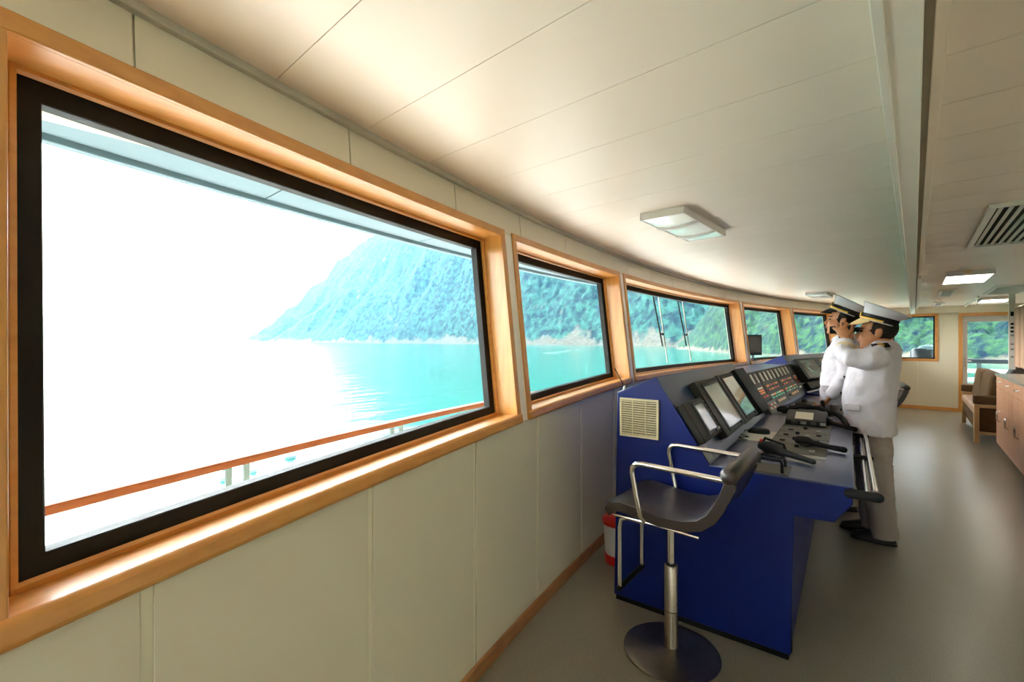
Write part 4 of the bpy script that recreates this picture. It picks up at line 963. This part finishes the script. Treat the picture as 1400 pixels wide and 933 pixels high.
    for lay in (0, -.004):
        for i in range(na + 1):
            a = PI - 1.15 + 2.3 * i / na; c = math.cos((a - PI) * 1.3) ** .6 if math.cos((a - PI) * 1.3) > 0 else 0
            for j in range(nr + 1):
                q = j / nr * .058 * c; vs.append(cp((.105 + q * .86) * math.cos(a), (.087 + q * .8) * math.sin(a), .004 - q * .95 - q * q * 3 + lay))
    m = (na + 1) * (nr + 1)
    for i in range(na):
        for j in range(nr):
            o = i * (nr + 1) + j; fs += [(o, o + 1, o + nr + 2, o + nr + 1), (m + o, m + o + nr + 1, m + o + nr + 2, m + o + 1)]
    for i in range(na):
        o = i * (nr + 1) + nr; fs.append((o, m + o, m + o + nr + 1, o + nr + 1))
    MB().add(vs, fs).build('cap_visor', visor_mat, cap, angle=1.5)
    MB().ball(cp(-.112, 0, .034), (.006 * k, .022 * k, .020 * k), 12, 8, RC).build('cap_badge', 'gold', cap)
    # ---- jacket: torso and sleeves in one cloth surface
    j = MB(); j.rings([((cx - loc[0], 0, z), rx, ry) for z, cx, rx, ry in jacket], 28)
    for arm, rad in sleeves: j.tube(arm, rad, 16)
    jk = solidify(j, 'jacket', 'white_cloth', t, 0.010, 5, 0.5)
    tx = bpy.data.textures.new('cloth_folds', 'CLOUDS'); tx.noise_scale = 0.085; tx.noise_depth = 2
    dm = jk.modifiers.new('folds', 'DISPLACE'); dm.texture = tx; dm.strength = 0.026; dm.mid_level = 0.5; dm.texture_coords = 'LOCAL'
    # ---- trousers and shoes
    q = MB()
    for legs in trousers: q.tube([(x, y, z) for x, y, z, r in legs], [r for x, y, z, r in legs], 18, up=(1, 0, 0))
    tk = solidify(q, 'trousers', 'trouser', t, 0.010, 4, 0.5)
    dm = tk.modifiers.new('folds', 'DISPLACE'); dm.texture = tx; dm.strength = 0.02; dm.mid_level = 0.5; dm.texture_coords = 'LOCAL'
    for (x, y) in shoes:
        s = MB(); s.rings([((x - .045, y, .0), .135, .046), ((x - .045, y, .022), .137, .048), ((x - .040, y, .05), .125, .046), ((x - .01, y, .075), .085, .042), ((x + .03, y, .105), .05, .038)], 22)
        sh_ = s.build('shoe', 'shoe', t, angle=1.2); MB().rings([((x - .045, y, .001), .139, .050), ((x - .045, y, .012), .139, .050)], 22).build('shoe_sole', 'soft_black', sh_)
    extra(t, hp)
    return t

def stripes(t, p, d, r, n=3):
    p, d = Vector(p), Vector(d).normalized(); up = d.orthogonal().normalized(); bb = d.cross(up)
    for k in range(n):
        c = p + d * .013 * k
        MB().tube([c + (up * math.cos(a) + bb * math.sin(a)) * r for a in [2 * PI * i / 20 for i in range(21)]], .0030, 6).build('cuff_stripe', 'gold_pale', t)
def epaulette(t, c, rz, ry):
    R = Matrix.Rotation(rz, 3, 'Z') @ Matrix.Rotation(ry, 3, 'Y') @ Matrix.Rotation(-.5 if c[1] > 0 else .5, 3, 'X')
    e = MB().obox(c, (.052, .026, .006), R).build('epaulette', 'soft_black', t, bevel=0.004)
    for k in range(3): MB().obox(Vector(c) + R @ Vector((.02 + .012 * k - .03, 0, .007)), (.003, .025, .0015), R).build('epaulette_bar', 'gold', e)

# officer with the binoculars
LA = (-0.255, 4.43)
ax = LA[0]
def ex_a(t, hp):
    epaulette(t, (-.185 - ax, -.150, 1.467), 0.35, -0.10); epaulette(t, (-.185 - ax, .150, 1.467), -0.35, -0.10)
    stripes(t, (-.392 - ax, -.185, 1.437), (.01, .6, .75), .0585); stripes(t, (-.400 - ax, .165, 1.445), (.01, -.6, .75), .0585)
    MB().box(-.395 - ax, -.30 - ax, -.222, -.2, .985, 1.03).build('pocket_flap', 'white_cloth', t, bevel=0.004)
    for z in (.96, 1.09, 1.22): MB().ball((-.432 - ax + (.02 if z > 1.2 else 0), -.035, z), (.006, .010, .010), 10, 8).build('jacket_button', 'soft_black', t)
    MB().tube([(-.245 - ax, -.05, 1.455), (-.285 - ax, -.03, 1.43), (-.30 - ax, 0, 1.415), (-.285 - ax, .03, 1.43), (-.245 - ax, .05, 1.455)], .014, 8, round_cap=True).build('shirt_collar', 'cap_white', t)
    MB().prism([(-.305 - ax, 1.415), (-.325 - ax, 1.40), (-.385 - ax, 1.22), (-.36 - ax, 1.22)], lambda a, b, y: (a, y, b), -.02, .02).build('tie', 'soft_black', t)
    MB().tube([(-.215 - ax, -.085, 1.485), (-.29 - ax, -.075, 1.43), (-.365 - ax, -.04, 1.32), (-.40 - ax, -.02, 1.22)], .012, 8, round_cap=True).build('lapel', 'white_cloth', t)
    MB().tube([(-.215 - ax, .085, 1.485), (-.29 - ax, .075, 1.43), (-.365 - ax, .04, 1.32), (-.40 - ax, .02, 1.22)], .012, 8, round_cap=True).build('lapel', 'white_cloth', t)
jA = [(.80, -.236, .142, .215), (.89, -.252, .155, .21), (1.02, -.265, .168, .20), (1.15, -.250, .166, .205), (1.28, -.232, .155, .21), (1.37, -.205, .135, .205), (1.43, -.185, .112, .165), (1.475, -.175, .088, .105), (1.50, -.178, .07, .075)]
def rel(P): return [(x - ax, y, z) for x, y, z in P]
sL = rel([(-.175, -.165, 1.395), (-.26, -.235, 1.365), (-.365, -.265, 1.375), (-.392, -.225, 1.40), (-.394, -.185, 1.44), (-.390, -.135, 1.50)])
sR = rel([(-.175, .165, 1.395), (-.27, .225, 1.365), (-.38, .245, 1.375), (-.402, .205, 1.41), (-.402, .165, 1.45), (-.394, .12, 1.50)])
rs = [.085, .078, .068, .066, .060, .050]
rb = [.06, .05, .042, .040, .036, .030]
hA = [((-.392 - ax, -.110, 1.520), (-.40, .30, .87), (.10, .95, -.25), (1, 0, .4), dict(s=1.10, curl=(.50, .42, .42, .40), spread=1.6, thumb=.2)),
      ((-.392 - ax, .110, 1.520), (-.40, -.30, .87), (.10, -.95, -.25), (1, 0, .4), dict(s=1.10, curl=(.50, .42, .42, .40), spread=1.6, thumb=.2))]
trA = [[(-.225 - ax, -.085, .90, .095), (-.222 - ax, -.088, .77, .106), (-.205 - ax, -.088, .50, .094), (-.185 - ax, -.085, .28, .084), (-.168 - ax, -.085, .10, .084), (-.163 - ax, -.085, .045, .086)],
       [(-.235 - ax, .085, .90, .095), (-.25 - ax, .088, .75, .108), (-.265 - ax, .088, .50, .092), (-.255 - ax, .085, .28, .08), (-.245 - ax, .085, .10, .08), (-.245 - ax, .085, .045, .08)]]
officer(LA, 'officer in white uniform looking through binoculars, standing at the grab rail', (-.212 - ax, 0, 1.570), 1.10, 0.06, 0.28, jA, [(sL, rs), (sR, rs)], [(sL + [(-.388 - ax, -.112, 1.52)], rb + [.028]), (sR + [(-.39 - ax, .112, 1.52)], rb + [.028])], hA, trA, [(-.185 - ax, -.085), (-.27 - ax, .085)],
        [(-.17 - ax, 0, 1.40), (-.180 - ax, 0, 1.47), (-.190 - ax, 0, 1.53)], 'gold_pale', ex_a)
t = empty('binoculars', (-.396, 4.43, 1.588), label='black binoculars held up to the eyes of the officer at the grab rail', cat='binoculars')
RX = Matrix.Rotation(-PI / 2, 3, 'Y')
for y in (-.034, .034):
    b = MB().lathe([(.016, -.062), (.018, -.04), (.027, -.02), (.028, .03), (.026, .045), (.030, .065), (.031, .105), (.028, .108)], 20, (0, y, 0), RX).build('barrel', 'black', t)
    MB().lathe([(.019, -.082), (.020, -.058), (.017, -.055)], 18, (0, y, 0), RX).build('eyecup', 'soft_black', b)
    MB().lathe([(.027, .104), (.026, .107)], 18, (0, y, 0), RX).build('objective_lens', 'screen_dark', b)
MB().box(-.04, .02, -.015, .015, -.012, .014).build('bridge', 'black', t, bevel=0.004); MB().lathe([(.011, -.03), (.011, .0)], 14, (0, 0, .012), RX).build('focus_wheel', 'panel_grey', t)

# officer with one hand on the controls
LB = (-0.48, 5.08); bx_ = LB[0]
def relb(P): return [(x - bx_, y, z) for x, y, z in P]
def ex_b(t, hp):
    epaulette(t, (-.45 - bx_, -.15, 1.545), 0.2, -0.08); epaulette(t, (-.45 - bx_, .15, 1.545), -0.2, -0.08)
    stripes(t, (-.478 - bx_, -.228, 1.13), (-.45, -.1, -.85), .056)
    MB().box(-.62 - bx_, -.53 - bx_, -.215, -.19, 1.06, 1.105).build('pocket_flap', 'white_cloth', t, bevel=0.004)
    for z in (1.03, 1.15, 1.27): MB().ball((-.652 - bx_, -.035, z), (.006, .010, .010), 10, 8).build('jacket_button', 'soft_black', t)
    MB().tube([(-.50 - bx_, -.052, 1.545), (-.545 - bx_, -.03, 1.525), (-.56 - bx_, 0, 1.51), (-.545 - bx_, .03, 1.525), (-.50 - bx_, .052, 1.545)], .013, 8, round_cap=True).build('shirt_collar', 'cap_white', t)
    MB().prism([(-.56 - bx_, 1.51), (-.575 - bx_, 1.49), (-.625 - bx_, 1.32), (-.60 - bx_, 1.32)], lambda a, b, y: (a, y, b), -.02, .02).build('tie', 'soft_black', t)
jB = [(.93, -.495, .160, .205), (1.03, -.50, .158, .20), (1.15, -.495, .155, .195), (1.28, -.485, .155, .205), (1.40, -.475, .142, .205), (1.48, -.458, .115, .175), (1.535, -.455, .088, .11), (1.565, -.458, .066, .072)]
bL = relb([(-.455, -.17, 1.47), (-.44, -.225, 1.36), (-.435, -.24, 1.22), (-.475, -.235, 1.14), (-.525, -.225, 1.06), (-.555, -.222, 1.01)])
bR = relb([(-.455, .17, 1.47), (-.44, .225, 1.36), (-.43, .235, 1.20), (-.445, .23, 1.10), (-.47, .22, 1.0), (-.49, .22, .93)])
rs2 = [.08, .072, .064, .060, .055, .048]; rb2 = [.056, .048, .041, .039, .034, .029]
hB = [(( -.560 - bx_, -.222, .998), (-.55, 0, -.80), (-.75, .1, -.5), (0, 1, 0), dict(s=1.05, curl=(.55, .6, .6, .65), spread=.3, thumb=.6)),
      (( -.495 - bx_, .22, .915), (-.1, 0, -1), (-.2, -1, 0), (-1, 0, 0), dict(s=1.0, curl=(.3, .35, .4, .4), spread=.2, thumb=.3))]
trB = [[(-.455 - bx_, -.085, 1.0, .122), (-.455 - bx_, -.088, .85, .112), (-.45 - bx_, -.088, .52, .09), (-.445 - bx_, -.085, .28, .08), (-.44 - bx_, -.085, .05, .082)],
       [(-.455 - bx_, .085, 1.0, .122), (-.455 - bx_, .088, .85, .112), (-.45 - bx_, .088, .52, .09), (-.445 - bx_, .085, .28, .08), (-.44 - bx_, .085, .05, .082)]]
officer(LB, 'officer in white uniform gazing out of the window, one hand on the joystick', (-.488 - bx_, 0, 1.685), 1.10, 0.16, 0.30, jB, [(bL, rs2), (bR, rs2)], [(bL + [(-.56 - bx_, -.222, .998)], rb2 + [.027]), (bR + [(-.495 - bx_, .22, .915)], rb2 + [.027])], hB, trB, [(-.465 - bx_, -.085), (-.465 - bx_, .085)],
        [(-.455 - bx_, 0, 1.50), (-.462 - bx_, 0, 1.57), (-.472 - bx_, 0, 1.63)], 'soft_black', ex_b)
